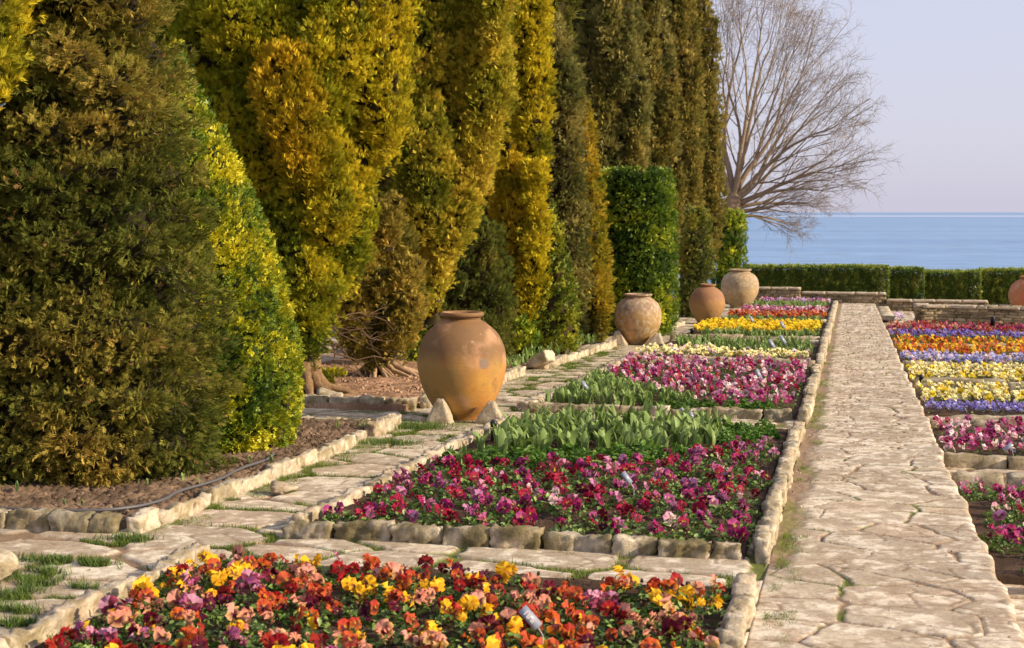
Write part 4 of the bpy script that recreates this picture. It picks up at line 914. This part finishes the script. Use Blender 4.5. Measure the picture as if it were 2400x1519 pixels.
sprinkler('tiny black sprinkler head beyond the orange red pansies', 1751, 737, .14, .03, .035)
sprinkler('leaning black riser among cream pansies right of the walkway', 2158, 919, .22, RZ, .03)
def spot(px, py):
    a = at(px, py, RZ); root = thing('garden_spotlight', tuple(a), 'black garden spotlight on a stake below the basin wall', 'lamp')
    V, Fq = lathe([(0, .25), (.05, .25), (.055, .24), (.05, .05), (0, .04)][::-1], 16); o = link('lamp_housing', make_mesh('lamp_housing', V, Fq, np.tile((.01, .01, .012), (len(V), 1)), True, M_black), root, (0, 0, .12))
    V, Fq = lathe([(.015, .2), (.015, -.1)][::-1], 8); link('stake', make_mesh('stake', V, Fq, np.tile((.01, .01, .012), (len(V), 1)), True, M_black), root, (-.06, 0, 0))
spot(2326, 781)
def marker(label, px, py, size=.10, stem=.16, rot=.5, lean=.25, h=.03, roll=.6, letters=False):
    """(px,py) = middle of the plate"""
    Y = at(px, py, stem+h)[1]; a = onY(px, py, Y)
    root = thing('plant_marker', tuple(a), label, 'plant label', 'small metal plant labels on stems', rot)
    w, hh = size/2, size*.21; t = .0015
    bm = [(-w, -t, -hh), (w, -t, -hh), (w, t, -hh), (-w, t, -hh), (-w, -t, hh), (w, -t, hh), (w, t, hh), (-w, t, hh)]
    Fb = [[0, 1, 5, 4], [1, 2, 6, 5], [2, 3, 7, 6], [3, 0, 4, 7], [4, 5, 6, 7], [3, 2, 1, 0]]
    pl = link('plate', make_mesh('plate', bm, Fb, np.tile((.26, .29, .37), (8, 1)), False, M_steel), root); pl.rotation_euler = (-.5, roll, 0)
    if letters:
        L = Acc()
        for x0, z0, ww, h2 in [(-.026, 0, .002, .011), (-.012, 0, .0022, .011), (-.004, .0, .0022, .011), (-.008, -.010, .005, .002), (.010, 0, .0022, .011), (.017, -.004, .002, .007), (-.019, .009, .004, .002)]:
            L.add(np.array([(x0-ww, -t-.0006, z0-h2), (x0+ww, -t-.0006, z0-h2), (x0+ww, -t-.0006, z0+h2), (x0-ww, -t-.0006, z0+h2)]), [[0, 1, 2, 3]], (.55, .50, .47))
        link('lettering', L.mesh('lettering', M_steel, False), pl)
    T = Acc(); e = (.35*stem*lean+w*.7, 0, -stem-.05); tube(T, [(w*.75*math.cos(roll), .003, -w*.75*math.sin(roll)), (w*.8+.01, .003, -w*.8-.03), e], [.002, .002, .002], (.5, .5, .5), 6); link('stem', T.mesh('stem', M_steel), root)
    return root
marker('largest metal label standing in the nearest mixed pansies', 1243, 1448, .095, .17, .1, .3, .02, .85, True)
marker('metal label among the crimson pansies', 1469, 1120, .085, .15, .1, .3, .03, .95)
marker('metal label at the left end of the second tulip patch', 1370, 903, .10, .16, .1, .3, .03, .9)
marker('metal label among the pink pansies near the walkway', 1778, 877, .12, .14, .1, .3, .03, 1.1)
marker('thin leaning label behind the tulips, left of a pair', 1600, 966, .08, .14, .1, .3, .03, 1.2)
marker('thin leaning label behind the tulips, right of a pair', 1622, 976, .08, .14, .1, .3, .03, 1.2)
marker('metal label before the yellow pansies, left', 1809, 806, .14, .2, .1, .3, .03, 1.0)
marker('metal label before the yellow pansies, right', 1835, 796, .14, .2, .1, .3, .03, 1.0)
marker('metal label in tulips left of the yellow pansies', 1762, 749, .14, .2, .1, .3, .03, 1.0)
marker('metal label in tulips right of the middle behind yellow pansies', 1834, 761, .14, .2, .1, .3, .03, 1.0)
marker('metal label standing in the lower pink pansies', 2362, 1048, .09, .15, .1, .3, RZ+.03, -.7)

# ------------------------------------------------------------------ pansies
def petal(ang, L, w, z0, blotch, col, eye, n=7, seed=0, curl=.12, flat=0):
    """one petal as a fan in the XY plane starting at the centre"""
    rs = np.random.default_rng(seed); ca, sa = math.cos(ang), math.sin(ang)
    th = np.linspace(-1, 1, n); V = [(0, 0, z0*.3)]; C = [eye if seed % 3 == 0 else blotch]
    for ring, (q, z) in enumerate([(.42, .04), (1.0, .0)]):
        for k, t in enumerate(th):
            a = t*1.25; rr = (1-.25*t*t)*q; x = math.sin(a)*w*q*1.05; y = L*(.08 + .92*q)*math.cos(a*.62)**.8 if ring else L*.42*math.cos(a*.6)
            zz = z0 + z + (curl*rs.normal()*.9 - .10 if ring else 0)
            V.append((x, y, zz)); C.append(blotch if ring == 0 else tuple(np.array(col)*rs.uniform(.85, 1.18)))
    Fc = [[0, 1+k, 2+k] for k in range(n-1)]
    for k in range(n-1): Fc += [[1+k, 1+n+k, 2+n+k], [1+k, 2+n+k, 2+k]]
    V = np.array(V); R = np.array([[ca, sa, 0], [-sa, ca, 0], [0, 0, 1]])
    return V @ R.T*1.0, np.array(Fc), np.array(C)
def bloom_template(col, seed, upper=None, blotch=None, n=7):
    """pansy face: +Z faces out, +Y is up, radius about 1"""
    rs = np.random.default_rng(seed); A = Acc(); upper = upper or col; bl = blotch or tuple(np.array(col)*.25)
    for ang, L, w, z, c, b in [(math.radians(28), .98, .62, -.06, upper, upper), (math.radians(-28), .98, .62, -.03, upper, upper), (math.radians(88), .92, .52, .05, col, bl), (math.radians(-88), .92, .52, .07, col, bl), (math.radians(180), .88, .68, .10, col, bl)]:
        v, f, c2 = petal(ang + rs.normal()*.08, L*rs.uniform(.85, 1.1), w*rs.uniform(.85, 1.1), z, b, c, (.75, .5, .04), n, int(rs.integers(1e6)), .22)
        # R convention: positive angle turns to +X
        A.add(v, f, c2)
    V = np.concatenate(A.V); return V, np.concatenate(A.F), np.clip(np.concatenate(A.C), 0, 1)
PAN = {
 'deep red': [((.33, .008, .012), None), ((.26, .006, .02), (.30, .02, .01))],
 'orange': [((.74, .24, .015), (.60, .10, .02)), ((.62, .13, .02), (.45, .04, .02))],
 'golden yellow': [((.88, .50, .012), None), ((.85, .42, .01), (.9, .55, .03))],
 'apricot pink': [((.74, .38, .20), (.66, .26, .18)), ((.80, .48, .20), (.68, .32, .24))],
 'rusty red': [((.38, .04, .014), (.50, .09, .02)), ((.52, .09, .03), None)],
 'dark maroon': [((.10, .004, .03), None), ((.14, .008, .022), None)],
 'rose mauve': [((.48, .13, .20), (.42, .10, .24)), ((.40, .06, .14), (.55, .26, .38))],
 'magenta': [((.34, .010, .12), None), ((.28, .012, .11), (.40, .05, .2))],
 'crimson': [((.34, .008, .05), None), ((.40, .015, .06), None)],
 'pink mauve': [((.46, .12, .29), (.55, .24, .42)), ((.40, .08, .24), None)],
 'pale pink': [((.72, .42, .42), (.75, .48, .5)), ((.80, .62, .62), (.66, .32, .45))],
 'white pink': [((.85, .78, .76), (.74, .42, .52)), ((.7, .34, .46), (.88, .8, .8))],
 'cream': [((.90, .82, .38), None), ((.86, .70, .16), (.9, .85, .5))],
 'yellow': [((.90, .68, .02), None), ((.86, .56, .012), None)],
 'light blue': [((.33, .36, .78), (.45, .46, .82)), ((.62, .58, .80), (.30, .3, .74))],
 'violet': [((.20, .16, .58), None), ((.28, .2, .64), None)],
}
LEAFG = [(.07, .14, .022), (.13, .23, .04), (.22, .32, .08)]
def mound_arrays(n, r, h, seed, size=.028, cols=LEAFG):
    rs = np.random.default_rng(seed); a = rs.random(n)*2*math.pi; q = np.sqrt(rs.random(n))
    P = np.stack([np.cos(a)*q*r, np.sin(a)*q*r, h*(1-q*q)*rs.uniform(.3, 1, n)+.008], 1)
    N = norm(np.stack([np.cos(a)*q, np.sin(a)*q, .9-.3*q], 1)); g = norm(np.stack([np.cos(a), np.sin(a), rs.uniform(-.1, .9, n)], 1) + rs.normal(size=(n, 3))*.4)
    X, Y, Z = frame(g, N + rs.normal(size=(n, 3))*.35); c = np.array(cols)[rs.integers(len(cols), size=n)]*(.75+.5*rs.random(n))[:, None]
    t = leaft([(0, -.5, 0, 1, .33)])
    return instance(*t, P, X, Y, Z, size*(.7+.6*rs.random(n)), c)
MOUNDS = []
for k in range(5):
    A = Acc(); A.add(*mound_arrays(64, .105, .08, 500+k, .032)); rs = random.Random(k)
    MOUNDS.append(A.mesh('leaves', M_leaf, False))
BLOOMS = {}
for key, vs in PAN.items():
    BLOOMS[key] = []
    for q in range(4):
        c, up = vs[q % 2]; bl = None
        if key in ('golden yellow', 'orange', 'apricot pink', 'rusty red', 'rose mauve'): bl = (.09, .01, .02) if q < 3 else None
        if key in ('golden yellow', 'cream', 'yellow') and q % 2: bl = tuple(np.array(c)*.8)
        V, Fq, C = bloom_template(c, 900+q*7+len(BLOOMS)*31, up, bl, 7)
        A = Acc(); A.add(V*.037, Fq, C)
        # short stalk behind the flower
        tube(A, [(0, 0, -.004), (0, -.012, -.02), (0, -.05, -.028)], [.0016, .0016, .0016], (.07, .13, .03), 4)
        BLOOMS[key].append(A.mesh('bloom', M_petal, True))
def pansy_plant(x, y, zo, colour, where, group, nb, mixed=None, sc=1.0, rs=random):
    root = thing('pansy_plant', (x, y, zgf(y)+zo), 'pansy plant with %s blooms, %s' % (colour, where), 'flower', group, rs.uniform(0, 6.28)); root.scale = (sc,)*3
    rz = root.rotation_euler.z
    link('leaves', MOUNDS[rs.randrange(5)], root)
    for k in range(nb):
        key = colour
        if mixed and rs.random() < .22: key = rs.choice(mixed)
        o = link('bloom', BLOOMS[key][rs.randrange(4)], root)
        a = rs.uniform(0, 6.28); q = rs.uniform(.1, .95)*.085
        o.location = (math.cos(a)*q, math.sin(a)*q, rs.uniform(.055, .105))
        az = rs.gauss(-.75, 1.0)                             # world heading of the flower face, mostly to sun and path
        face = Vector((math.cos(az), math.sin(az), rs.uniform(-.05, 1.1))).normalized()
        face.rotate(Matrix.Rotation(-rz, 3, 'Z'))
        qn = face.to_track_quat('Z', 'Y'); o.rotation_euler = qn.to_euler(); o.rotation_euler.rotate_axis('Z', rs.gauss(0, .35))
        s = rs.uniform(.6, 1.25); o.scale = (s*rs.uniform(.8, 1.1), s, s*rs.uniform(.7, 1.8))
    return root
def cell_fill(x0, x1, y0, y1, s, jit, rs, keep=1.0, test=None):
    out = []; y = y0; r = 0
    while y < y1:
        x = x0 + (s*.5 if r % 2 else 0)
        while x < x1:
            px, py = x + rs.uniform(-jit, jit), y + rs.uniform(-jit, jit)
            if rs.random() < keep and x0 <= px <= x1 and (test is None or test(px, py)): out.append((px, py))
            x += s
        y += s*.87; r += 1
    return out
rs = random.Random(21)
def where3(x, y, x0, x1, y0, y1, bed):
    fx = (x-x0)/(x1-x0); fy = (y-y0)/(y1-y0)
    a = 'front' if fy < .34 else 'middle' if fy < .67 else 'back'; b = 'left' if fx < .34 else 'centre' if fx < .67 else 'right'
    return '%s %s of the %s' % (a, b, bed)
MIX1 = ['deep red']*5 + ['orange']*3 + ['golden yellow']*4 + ['apricot pink']*5 + ['rusty red']*4 + ['dark maroon']*4 + ['rose mauve']*3
for (x, y) in cell_fill(-3.08, -.52, 4.75, 6.40, .178, .045, rs, .95, lambda x, y: x > -1.0 or y < 6.36 - max(0, x+1.9)*.2):
    key = rs.choice(MIX1)
    pansy_plant(x, y, .0, key, where3(x, y, -3.1, -.5, 4.8, 6.5, 'nearest mixed bed'), 'pansies in the nearest mixed bed', rs.choice([3, 3, 4, 4, 5]), ['orange', 'golden yellow', 'rusty red', 'apricot pink'], 1.0, rs)
MIX2 = ['magenta']*6 + ['crimson']*5 + ['pink mauve']*5 + ['rose mauve']*2 + ['dark maroon'] + ['pale pink']
def pb(x): return 9.3 + (x+2.9)*.42 + max(0, x+1.35)*1.9
def tst2(x, y): return y < pb(x)
for (x, y) in cell_fill(-2.82, -.54, 7.42, 12.0, .225, .045, rs, .9, tst2):
    key = rs.choice(MIX2)
    pansy_plant(x, y, .035, key, where3(x, y, -2.9, -.5, 7.4, 10.5, 'second bed, crimson and magenta'), 'pansies in the crimson bed', rs.choice([2, 3, 3, 4, 4]), ['magenta', 'crimson', 'pink mauve', 'dark maroon'], 1.0, rs)
for (x, y) in cell_fill(.86, 1.75, 8.15, 11.0, .225, .04, rs, .9):
    key = rs.choice(['magenta', 'crimson', 'pink mauve', 'pale pink', 'magenta', 'pink mauve'])
    pansy_plant(x, y, RZ+.03, key, where3(x, y, .9, 1.7, 8.1, 11, 'lower bed right of the walkway'), 'pansies in the near lower bed', rs.choice([2, 3, 3, 4]), ['magenta', 'pale pink'], 1.0, rs)

# mass plantings farther away: one object per planting
LOW = {k: [bloom_template(v[q % 2][0], 70+q*5, v[q % 2][1], None, 4) for q in range(3)] for k, v in PAN.items()}
def pansy_mass(name, label, x0, x1, y0, y1, zo, keys, dens=70, leafd=260, size=.036, seed=0, h=(.08, .15), test=None, leafsize=.035, patchy=.0):
    rng = np.random.default_rng(seed+300); A = Acc(); area = (x1-x0)*(y1-y0)
    n = int(area*leafd); x = rng.uniform(x0, x1, n); y = rng.uniform(y0, y1, n)
    if test: m = test(x, y); x, y = x[m], y[m]; n = len(x)
    P = np.stack([x, y, -SLOPE*y+zo+rng.uniform(.01, .08, n)], 1); g = rng.normal(size=(n, 3)); g[:, 2] = np.abs(g[:, 2])*.6; N = np.array([0, 0, 1.])+rng.normal(size=(n, 3))*.4
    X, Y, Z = frame(norm(g), N); c = np.array(LEAFG)[rng.integers(3, size=n)]*(.8+.5*rng.random(n))[:, None]
    A.add(*instance(*leaft([(0, -.5, 0, 1, .33)]), P, X, Y, Z, leafsize*(.7+.6*rng.random(n)), c))
    n = int(area*dens); x = rng.uniform(x0, x1, n); y = rng.uniform(y0, y1, n)
    m = vnoise(p3(x/.16, y/.16), seed) > patchy
    if test: m &= test(x, y)
    x, y = x[m], y[m]; n = len(x)
    z = -SLOPE*y+zo+rng.uniform(h[0], h[1], n); az = rng.normal(-.8, .8, n); face = norm(np.stack([np.cos(az), np.sin(az), rng.uniform(.1, .9, n)], 1))
    X, Y, Z = frame(np.array([0, 0, 1.]) + rng.normal(size=(n, 3))*.2, face); Z = face; Y = norm(Y - Z*(Y*Z).sum(1, keepdims=True)); X = np.cross(Y, Z)
    pick = rng.integers(len(keys), size=n); var = rng.integers(3, size=n); s = size*(.75+.45*rng.random(n))
    for a, k in enumerate(sorted(set(keys))):
        for q in range(3):
            mm = np.array([sorted(set(keys)).index(keys[i]) == a for i in pick]) & (var == q)
            if mm.any():
                T, Fq, TC = LOW[k][q]; A.add(*instance(T, Fq, TC, np.stack([x, y, z], 1)[mm], X[mm], Y[mm], Z[mm], s[mm], np.ones((mm.sum(), 3))*(.85+.3*rng.random(mm.sum()))[:, None]))
    o = link(name, A.mesh(name, M_petal, False)); return tag(o, label, 'flowers', None, 'stuff')
def tri3(x, y): return ~((y < 16.8 - (x+3.0)*1.95))
pansy_mass('pansy_mass', 'pink magenta and white pansies of the third bed', -2.9, -.5, 13.6, 19.1, .035, ['magenta', 'pink mauve', 'pink mauve', 'pale pink', 'white pink', 'crimson', 'magenta'], 75, 240, seed=1, test=tri3, patchy=.30)
pansy_mass('pansy_mass', 'cream white pansies in front of the fourth tulip patch', -2.95, -.55, 19.7, 21.2, .035, ['cream', 'cream', 'cream', 'white pink', 'cream'], 110, 220, .04, 2, patchy=.12, test=lambda x, y: (y < 20.9-(x+2.9)*.15) | ((x < -1.9) & (y < 22.6-(x+2.9)*1.6)))
pansy_mass('pansy_mass', 'bright yellow and orange yellow pansies before the tan jar', -2.85, -.55, 26.3, 29.4, .035, ['yellow', 'yellow', 'yellow', 'golden yellow', 'yellow'], 115, 160, .042, 3, patchy=.15)
pansy_mass('pansy_mass', 'orange red pansies behind the yellow ones', -2.7, -.55, 32.0, 34.0, .035, ['orange', 'rusty red', 'orange', 'apricot pink', 'deep red'], 80, 150, .042, 4, patchy=.15)
pansy_mass('pansy_mass', 'magenta and white pansies behind the orange red ones', -2.65, -.55, 34.3, 37.0, .035, ['pink mauve', 'magenta', 'white pink', 'pale pink', 'magenta'], 60, 120, .042, 5, patchy=.2)
pansy_mass('pansy_mass', 'lilac pansies at the far end of the left beds', -2.6, -.55, 41.2, 43.2, .035, ['pink mauve', 'light blue', 'pale pink', 'pink mauve'], 50, 120, .045, 6, patchy=.2)
# lower terrace rows
for q, (lab, y0, y1, keys, d, sz, x1, tt) in enumerate([
    ('pink and white pansies of the lower bed', 12.6, 14.6, ['pink mauve', 'magenta', 'white pink', 'pale pink', 'magenta'], 95, .037, 4.0, None),
    ('small violet blue edging flowers', 16.05, 16.75, ['violet', 'violet', 'light blue', 'violet'], 330, .022, 4.5, None),
    ('pale yellow pansies behind the violet edging', 16.8, 18.6, ['cream', 'cream', 'cream', 'yellow', 'cream'], 95, .042, 4.6, None),
    ('second row of pale yellow pansies behind the dark kerb', 19.7, 21.9, ['cream', 'cream', 'cream', 'cream', 'yellow'], 90, .042, 5, None),
    ('light blue and white pansies with green edging', 22.9, 24.2, ['light blue', 'light blue', 'light blue', 'white pink'], 90, .042, 5.2, None),
    ('orange pansies behind the light blue ones', 24.7, 27.0, ['orange', 'golden yellow', 'golden yellow', 'orange'], 55, .042, 5.6, None),
    ('thin row of orange pansies behind a kerb', 27.5, 28.7, ['golden yellow', 'orange'], 55, .042, 6, None),
    ('dark violet blue flowers behind orange pansies', 29.3, 31.0, ['violet', 'violet', 'dark maroon', 'violet'], 110, .035, 6, None),
    ('red and purple pansies nearest the basin wall', 31.7, 34.5, ['crimson', 'rusty red', 'magenta', 'apricot pink', 'dark maroon', 'magenta'], 60, .04, 6.5, None)]):
    pansy_mass('pansy_mass', lab, .84, x1, y0, y1, RZ+.03, keys, d, 150, sz, 20+q, patchy=.12, h=(.06, .15) if 'edging flowers' not in lab else (.05, .10))
pansy_mass('pansy_mass', 'few lilac flowers beside the basin wall end', 1.15, 1.38, 37.0, 40, RZ, ['light blue', 'white pink'], 60, 90, .045, 50)

# ------------------------------------------------------------------ tulip leaves
def tleaf(ang, L, w, lean, curl, seed):
    """upright lance leaf folded along the middle; returns verts with z up"""
    rs = np.random.default_rng(seed); n = 6; V = []; C = []; t = np.linspace(0, 1, n)
    col = np.array([.22, .32, .09])*rs.uniform(.8, 1.25)
    for k, s in enumerate(t):
        ww = w*math.sin(math.pi*min(1, (s*.93+.07))**.75)*1.0 if s < 1 else 0.0; ww = max(ww, .0)
        th = lean*(s**1.6) ; x = L*(math.sin(th)*s*.9 + .0); z = L*s*math.cos(th*.8) - curl*L*max(0, s-.7)**1.5
        for e in (-1, 0, 1): V.append((x - (.35*ww if e == 0 else -.1*ww), e*ww, z)); C.append(tuple(col*(1.0 if e else .85)*(1+.25*s)))
    Fc = []
    for k in range(n-1):
        for e in (0, 1): a = k*3+e; Fc.append([a, a+1, a+4]); Fc.append([a, a+4, a+3])
    V = np.array(V); ca, sa = math.cos(ang), math.sin(ang); R = np.array([[ca, -sa, 0], [sa, ca, 0], [0, 0, 1]])
    return V @ R.T, np.array(Fc), np.array(C)
def tulip_arrays(seed, L=.19, nl=4):
    rs = np.random.default_rng(seed); A = Acc()
    for k in range(nl):
        A.add(*tleaf(rs.uniform(0, 6.28), L*rs.uniform(.65, 1.1), L*.155*rs.uniform(.75, 1.2), rs.uniform(.1, .8), rs.uniform(0, .5), int(rs.integers(1e6))))
    return np.concatenate(A.V), np.concatenate(A.F), np.concatenate(A.C)
TUL = []
for k in range(7):
    A = Acc(); A.add(*tulip_arrays(k+40, .215, 4)); TUL.append(A.mesh('tulip_plant', M_blade, True))
rs = random.Random(77)
k = 0
for (x, y) in cell_fill(-2.75, -1.02, 9.75, 12.35, .155, .035, rs, .95, lambda x, y: y > 9.95 + (x+2.75)*.62 and y > 10.0):
    o = link('tulip_plant', TUL[rs.randrange(7)], None, (x, y, zgf(y)+.03)); s = rs.uniform(.8, 1.2); o.scale = (s, s, s*rs.uniform(.9, 1.15)); o.rotation_euler = (0, 0, rs.uniform(0, 6.28))
    tag(o, 'tulip plant in leaf without flower, %s' % where3(x, y, -2.8, -1.0, 10, 12.4, 'tulip patch before the big jar'), 'tulip', 'tulips in leaf in the second bed')
for px, py, lab in [(1088, 1105, 'lone tulip leaves left of the tulip patch'), (1070, 1108, 'outermost lone tulip leaves at the left kerb')]:
    a = at(px, py, .03); o = link('tulip_plant', TUL[k], None, tuple(a)); k += 1; tag(o, lab, 'tulip', 'lone tulips')
for px, py, lab in [(2385, 1185, 'tulip shoot standing behind the lower crimson pansies')]:
    a = at(px, py, RZ+.03); o = link('tulip_plant', TUL[3], None, tuple(a)); tag(o, lab, 'tulip', 'lone tulips')
def tulip_mass(label, x0, x1, y0, y1, zo, dens, seed, sc=1.0, test=None):
    rng = np.random.default_rng(seed+700); n = int((x1-x0)*(y1-y0)*dens); x = rng.uniform(x0, x1, n); y = rng.uniform(y0, y1, n)
    if test: m = test(x, y); x, y = x[m], y[m]; n = len(x)
    A = Acc()
    for q in range(5):
        T, Fq, TC = tulip_arrays(q+90, .17, 3); mm = np.arange(n) % 5 == q; nn = mm.sum(); a = rng.random(nn)*6.28; z0 = np.zeros(nn)
        X = np.stack([np.cos(a), np.sin(a), z0], 1); Y = np.stack([-np.sin(a), np.cos(a), z0], 1); Z = np.tile((0, 0, 1.), (nn, 1))
        A.add(*instance(T, Fq, TC, np.stack([x, y, -SLOPE*y+zo], 1)[mm], X, Y, Z, sc*(.75+.5*rng.random(nn)), np.ones((nn, 3))*(.8+.4*rng.random(nn))[:, None]))
    return tag(link('tulip_leaves', A.mesh('tulip_leaves', M_blade, True)), label, 'tulips', None, 'stuff')
tulip_mass('dense tulip leaves in the front left of the third bed', -2.95, -1.2, 13.65, 17.5, .035, 75, 1, .95, lambda x, y: (y < 16.9 - (x+3.0)*1.95) & (x < -1.4))
tulip_mass('tulip leaves behind the cream pansies', -2.9, -.55, 20.9, 23.9, .035, 40, 2, .95, lambda x, y: (x > -1.9) | (y > 22.8-(x+2.9)*1.6))
tulip_mass('tulip leaves in front of the yellow pansies', -2.6, -.55, 25.1, 26.3, .035, 45, 3, .9)
tulip_mass('tulip leaves behind the yellow pansies', -2.75, -.55, 29.4, 31.1, .035, 38, 4)
tulip_mass('tulip leaves behind the far magenta pansies', -2.65, -.55, 37.2, 41.0, .035, 26, 5, 1.05)
tulip_mass('thin tulip leaves between cream pansies and dark kerb', 1.0, 5, 18.7, 19.1, RZ+.03, 14, 6, .9)
tulip_mass('tulip leaves behind the thin row of orange pansies', 1.0, 6, 28.6, 29.3, RZ+.03, 40, 7, .9)
tulip_mass('tulip shoots along the kerb under the golden conifers', -4.5, -4.1, 17.2, 23.6, .04, 26, 8, 1.1)
tulip_mass('few tulip shoots in the crumbly soil plot', -5.3, -4.0, 7.4, 11.6, .055, 7, 9, .38)
# bright green seedlings between tulips and pansies
CL = []
for k in range(4):
    A = Acc(); A.add(*mound_arrays(110, .10, .10, 800+k, .045, [(.07, .16, .02), (.11, .22, .028), (.16, .28, .04)])); CL.append(A.mesh('leafy_clump', M_blade, False))
rs = random.Random(31)
for (x, y) in cell_fill(-2.85, -.58, 9.2, 12.3, .185, .04, rs, .92, lambda x, y: pb(x) + .02 < y < (9.95+(x+2.75)*.62 if x < -1.0 else 12.3)):
    o = link('leafy_clump', CL[rs.randrange(4)], None, (x, y, zgf(y)+.03)); o.rotation_euler = (0, 0, rs.uniform(0, 6)); s = rs.uniform(.8, 1.15); o.scale = (s,)*3
    tag(o, 'bright green leafy clump, %s' % where3(x, y, -2.9, -.6, 9.2, 11, 'strip between tulips and crimson pansies'), 'plant', 'green clumps between tulips and pansies')
for (x, y) in cell_fill(-1.95, -.75, 13.62, 14.1, .2, .04, rs, .95):
    o = link('leafy_clump', CL[rs.randrange(4)], None, (x, y, zgf(y)+.03)); s = rs.uniform(.75, 1.05); o.scale = (s,)*3
    tag(o, 'bright green leafy clump, %s' % where3(x, y, -2, -.7, 13.5, 14.2, 'edge before the pink pansies'), 'plant', 'green clumps before the pink pansies')

# ------------------------------------------------------------------ grass in the joints
def grass(name, label, P, Lh, seed, cols, spread=.5):
    rng = np.random.default_rng(seed); n = len(P)
    g = np.stack([rng.normal(size=n)*spread, rng.normal(size=n)*spread, np.ones(n)], 1); g[:, 0] -= .0
    X, Y, Z = frame(norm(g), norm(rng.normal(size=(n, 3)))); T = np.array([(-.045, 0, 0), (.045, 0, 0), (.03, .6, .05), (-.03, .6, .05), (0, 1, .2)]); Fq = np.array([[0, 1, 2], [0, 2, 3], [3, 2, 4]])
    TC = np.array([(.8,)*3, (.8,)*3, (1,)*3, (1,)*3, (1.25,)*3]); c = np.array(cols)[rng.integers(len(cols), size=n)]*(.7+.6*rng.random(n))[:, None]
    V, Fa, C = instance(T, Fq, TC, P, X, Y, Z, Lh*(.5+rng.random(n)), c)
    return tag(link(name, make_mesh(name, V, Fa, C, False, M_blade)), label, 'grass', None, 'stuff')
GR = [(.09, .16, .02), (.15, .22, .025), (.24, .27, .035), (.05, .10, .02)]
rng = np.random.default_rng(99)
def joint_points(fn, seed_args, x0, x1, y0, y1, n, thr=.5):
    yy = y0 + (y1-y0)*rng.random(n)**1.6; x = rng.uniform(x0, x1, n); z, c, g, mo = flags(x, yy, *seed_args); m = (g > .55) & (mo > thr) & ~inbed(x, yy, .02)
    return x[m], yy[m], z[m]
x, y, z = joint_points(None, (303, .62, .46, .034, .42), -4.2, -3.05, 4.5, 24, 420000); P = np.stack([x, y, -SLOPE*y+z], 1)
x2, y2, z2 = joint_points(None, (303, .62, .46, .034, .42), -4.1, -.5, 6.6, 7.3, 16000); P = np.concatenate([P, np.stack([x2, y2, -SLOPE*y2+z2], 1)])
keepm = (vnoise(P/.35, 5) > .25); P = P[keepm]
grass('grass', 'short grass in the joints of the side path', P[:90000], .03, 1, GR)
x, y, z = joint_points(None, (101, .46, .34, .0085, .66), -.3, .72, 5, 30, 160000); P = np.stack([x, y, -SLOPE*y+z], 1)
grass('grass', 'sparse moss and grass in the walkway joints', P[:9000], .014, 2, GR)
# tufts along kerbs
def along(pts, n, off, w, patch=.45, seed=0):
    pts = [np.array(p, float) for p in pts]; out = []
    for a, b in zip(pts[:-1], pts[1:]):
        D = np.linalg.norm(b-a); u = (b-a)/D; k = int(n*D); s = rng.random(k)*D; o = off + rng.random(k)**1.5*w*(1 if off >= 0 else -1)
        out.append(a + u*s[:, None] + np.array([-u[1], u[0]])*o[:, None])
    q = np.concatenate(out); m = rng.random(len(q)) < sstep(patch-.02, patch+.2, fbm(p3(q[:, 0]/.16, q[:, 1]/.22), 3, seed))*1.2; q = q[m]
    return np.stack([q[:, 0], q[:, 1], -SLOPE*q[:, 1]-.005], 1)
PK = np.concatenate([along([(-3.86, 7.03), (-3.87, 9.0), (-3.93, 11.0)], 2600, -.07, .16, .42, 1), along([(-3.02, 7.2), (-.52, 7.27)], 1100, -.05, .07, .62, 2),
                     along([(-.36, 4.8), (-.36, 12)], 2200, -.02, .14, .52, 3), along([(-.36, 12), (-.36, 24)], 700, -.02, .16, .5, 4), along([(-5.2, 12.9), (-4.1, 13.15)], 2600, -.08, .16, .45, 5),
                     along([(-3.98, 11.3), (-3.93, 12.2), (-3.2, 12.6)], 2600, -.08, .35, .35, 6), along([(-4.12, 13.4), (-4.05, 17.3)], 1500, -.07, .25, .45, 7), along([(-3.98, 18.2), (-3.80, 23.0)], 1300, -.08, .3, .4, 8),
                     along([(-3.0, 12.6), (-3.1, 13.4)], 1500, -.02, .2, .45, 9), along([(-3.6, 12.75), (-1.8, 12.9)], 900, 0, .3, .55, 10), along([(-5.0, 12.1), (-4.0, 12.15)], 2200, .06, .3, .45, 12)])
grass('grass', 'yellow green grass tufts along the kerbs', PK, .02, 3, GR[:3], .8)
# two lusher patches by the nearest bed
def blob(px, py, rx, ry, n, seed):
    a = at(px, py, 0); q = rng.normal(size=(n, 2))*.5; x = a[0]+q[:, 0]*rx; y = a[1]+q[:, 1]*ry; m = fbm(p3(x*7, y*7), 3, seed) > .44; x, y = x[m], y[m]
    return np.stack([x, y, -SLOPE*y-.006], 1)
PB = np.concatenate([blob(80, 1350, .22, .12, 2200, 1), blob(200, 1322, .35, .05, 2400, 2), blob(20, 1390, .14, .16, 1800, 3), blob(15, 1440, .16, .10, 1600, 4), blob(60, 1468, .14, .05, 900, 5), blob(120, 1375, .3, .03, 1200, 6), blob(330, 1268, .2, .06, 900, 7), blob(955, 1000, .35, .2, 3000, 8), blob(900, 1040, .4, .2, 1500, 9)])
grass('grass', 'lush grass patches beside the nearest bed and before the big jar', PB, .042, 4, [(.06, .12, .025), (.10, .18, .03), (.17, .24, .04), (.12, .16, .05)], .4)
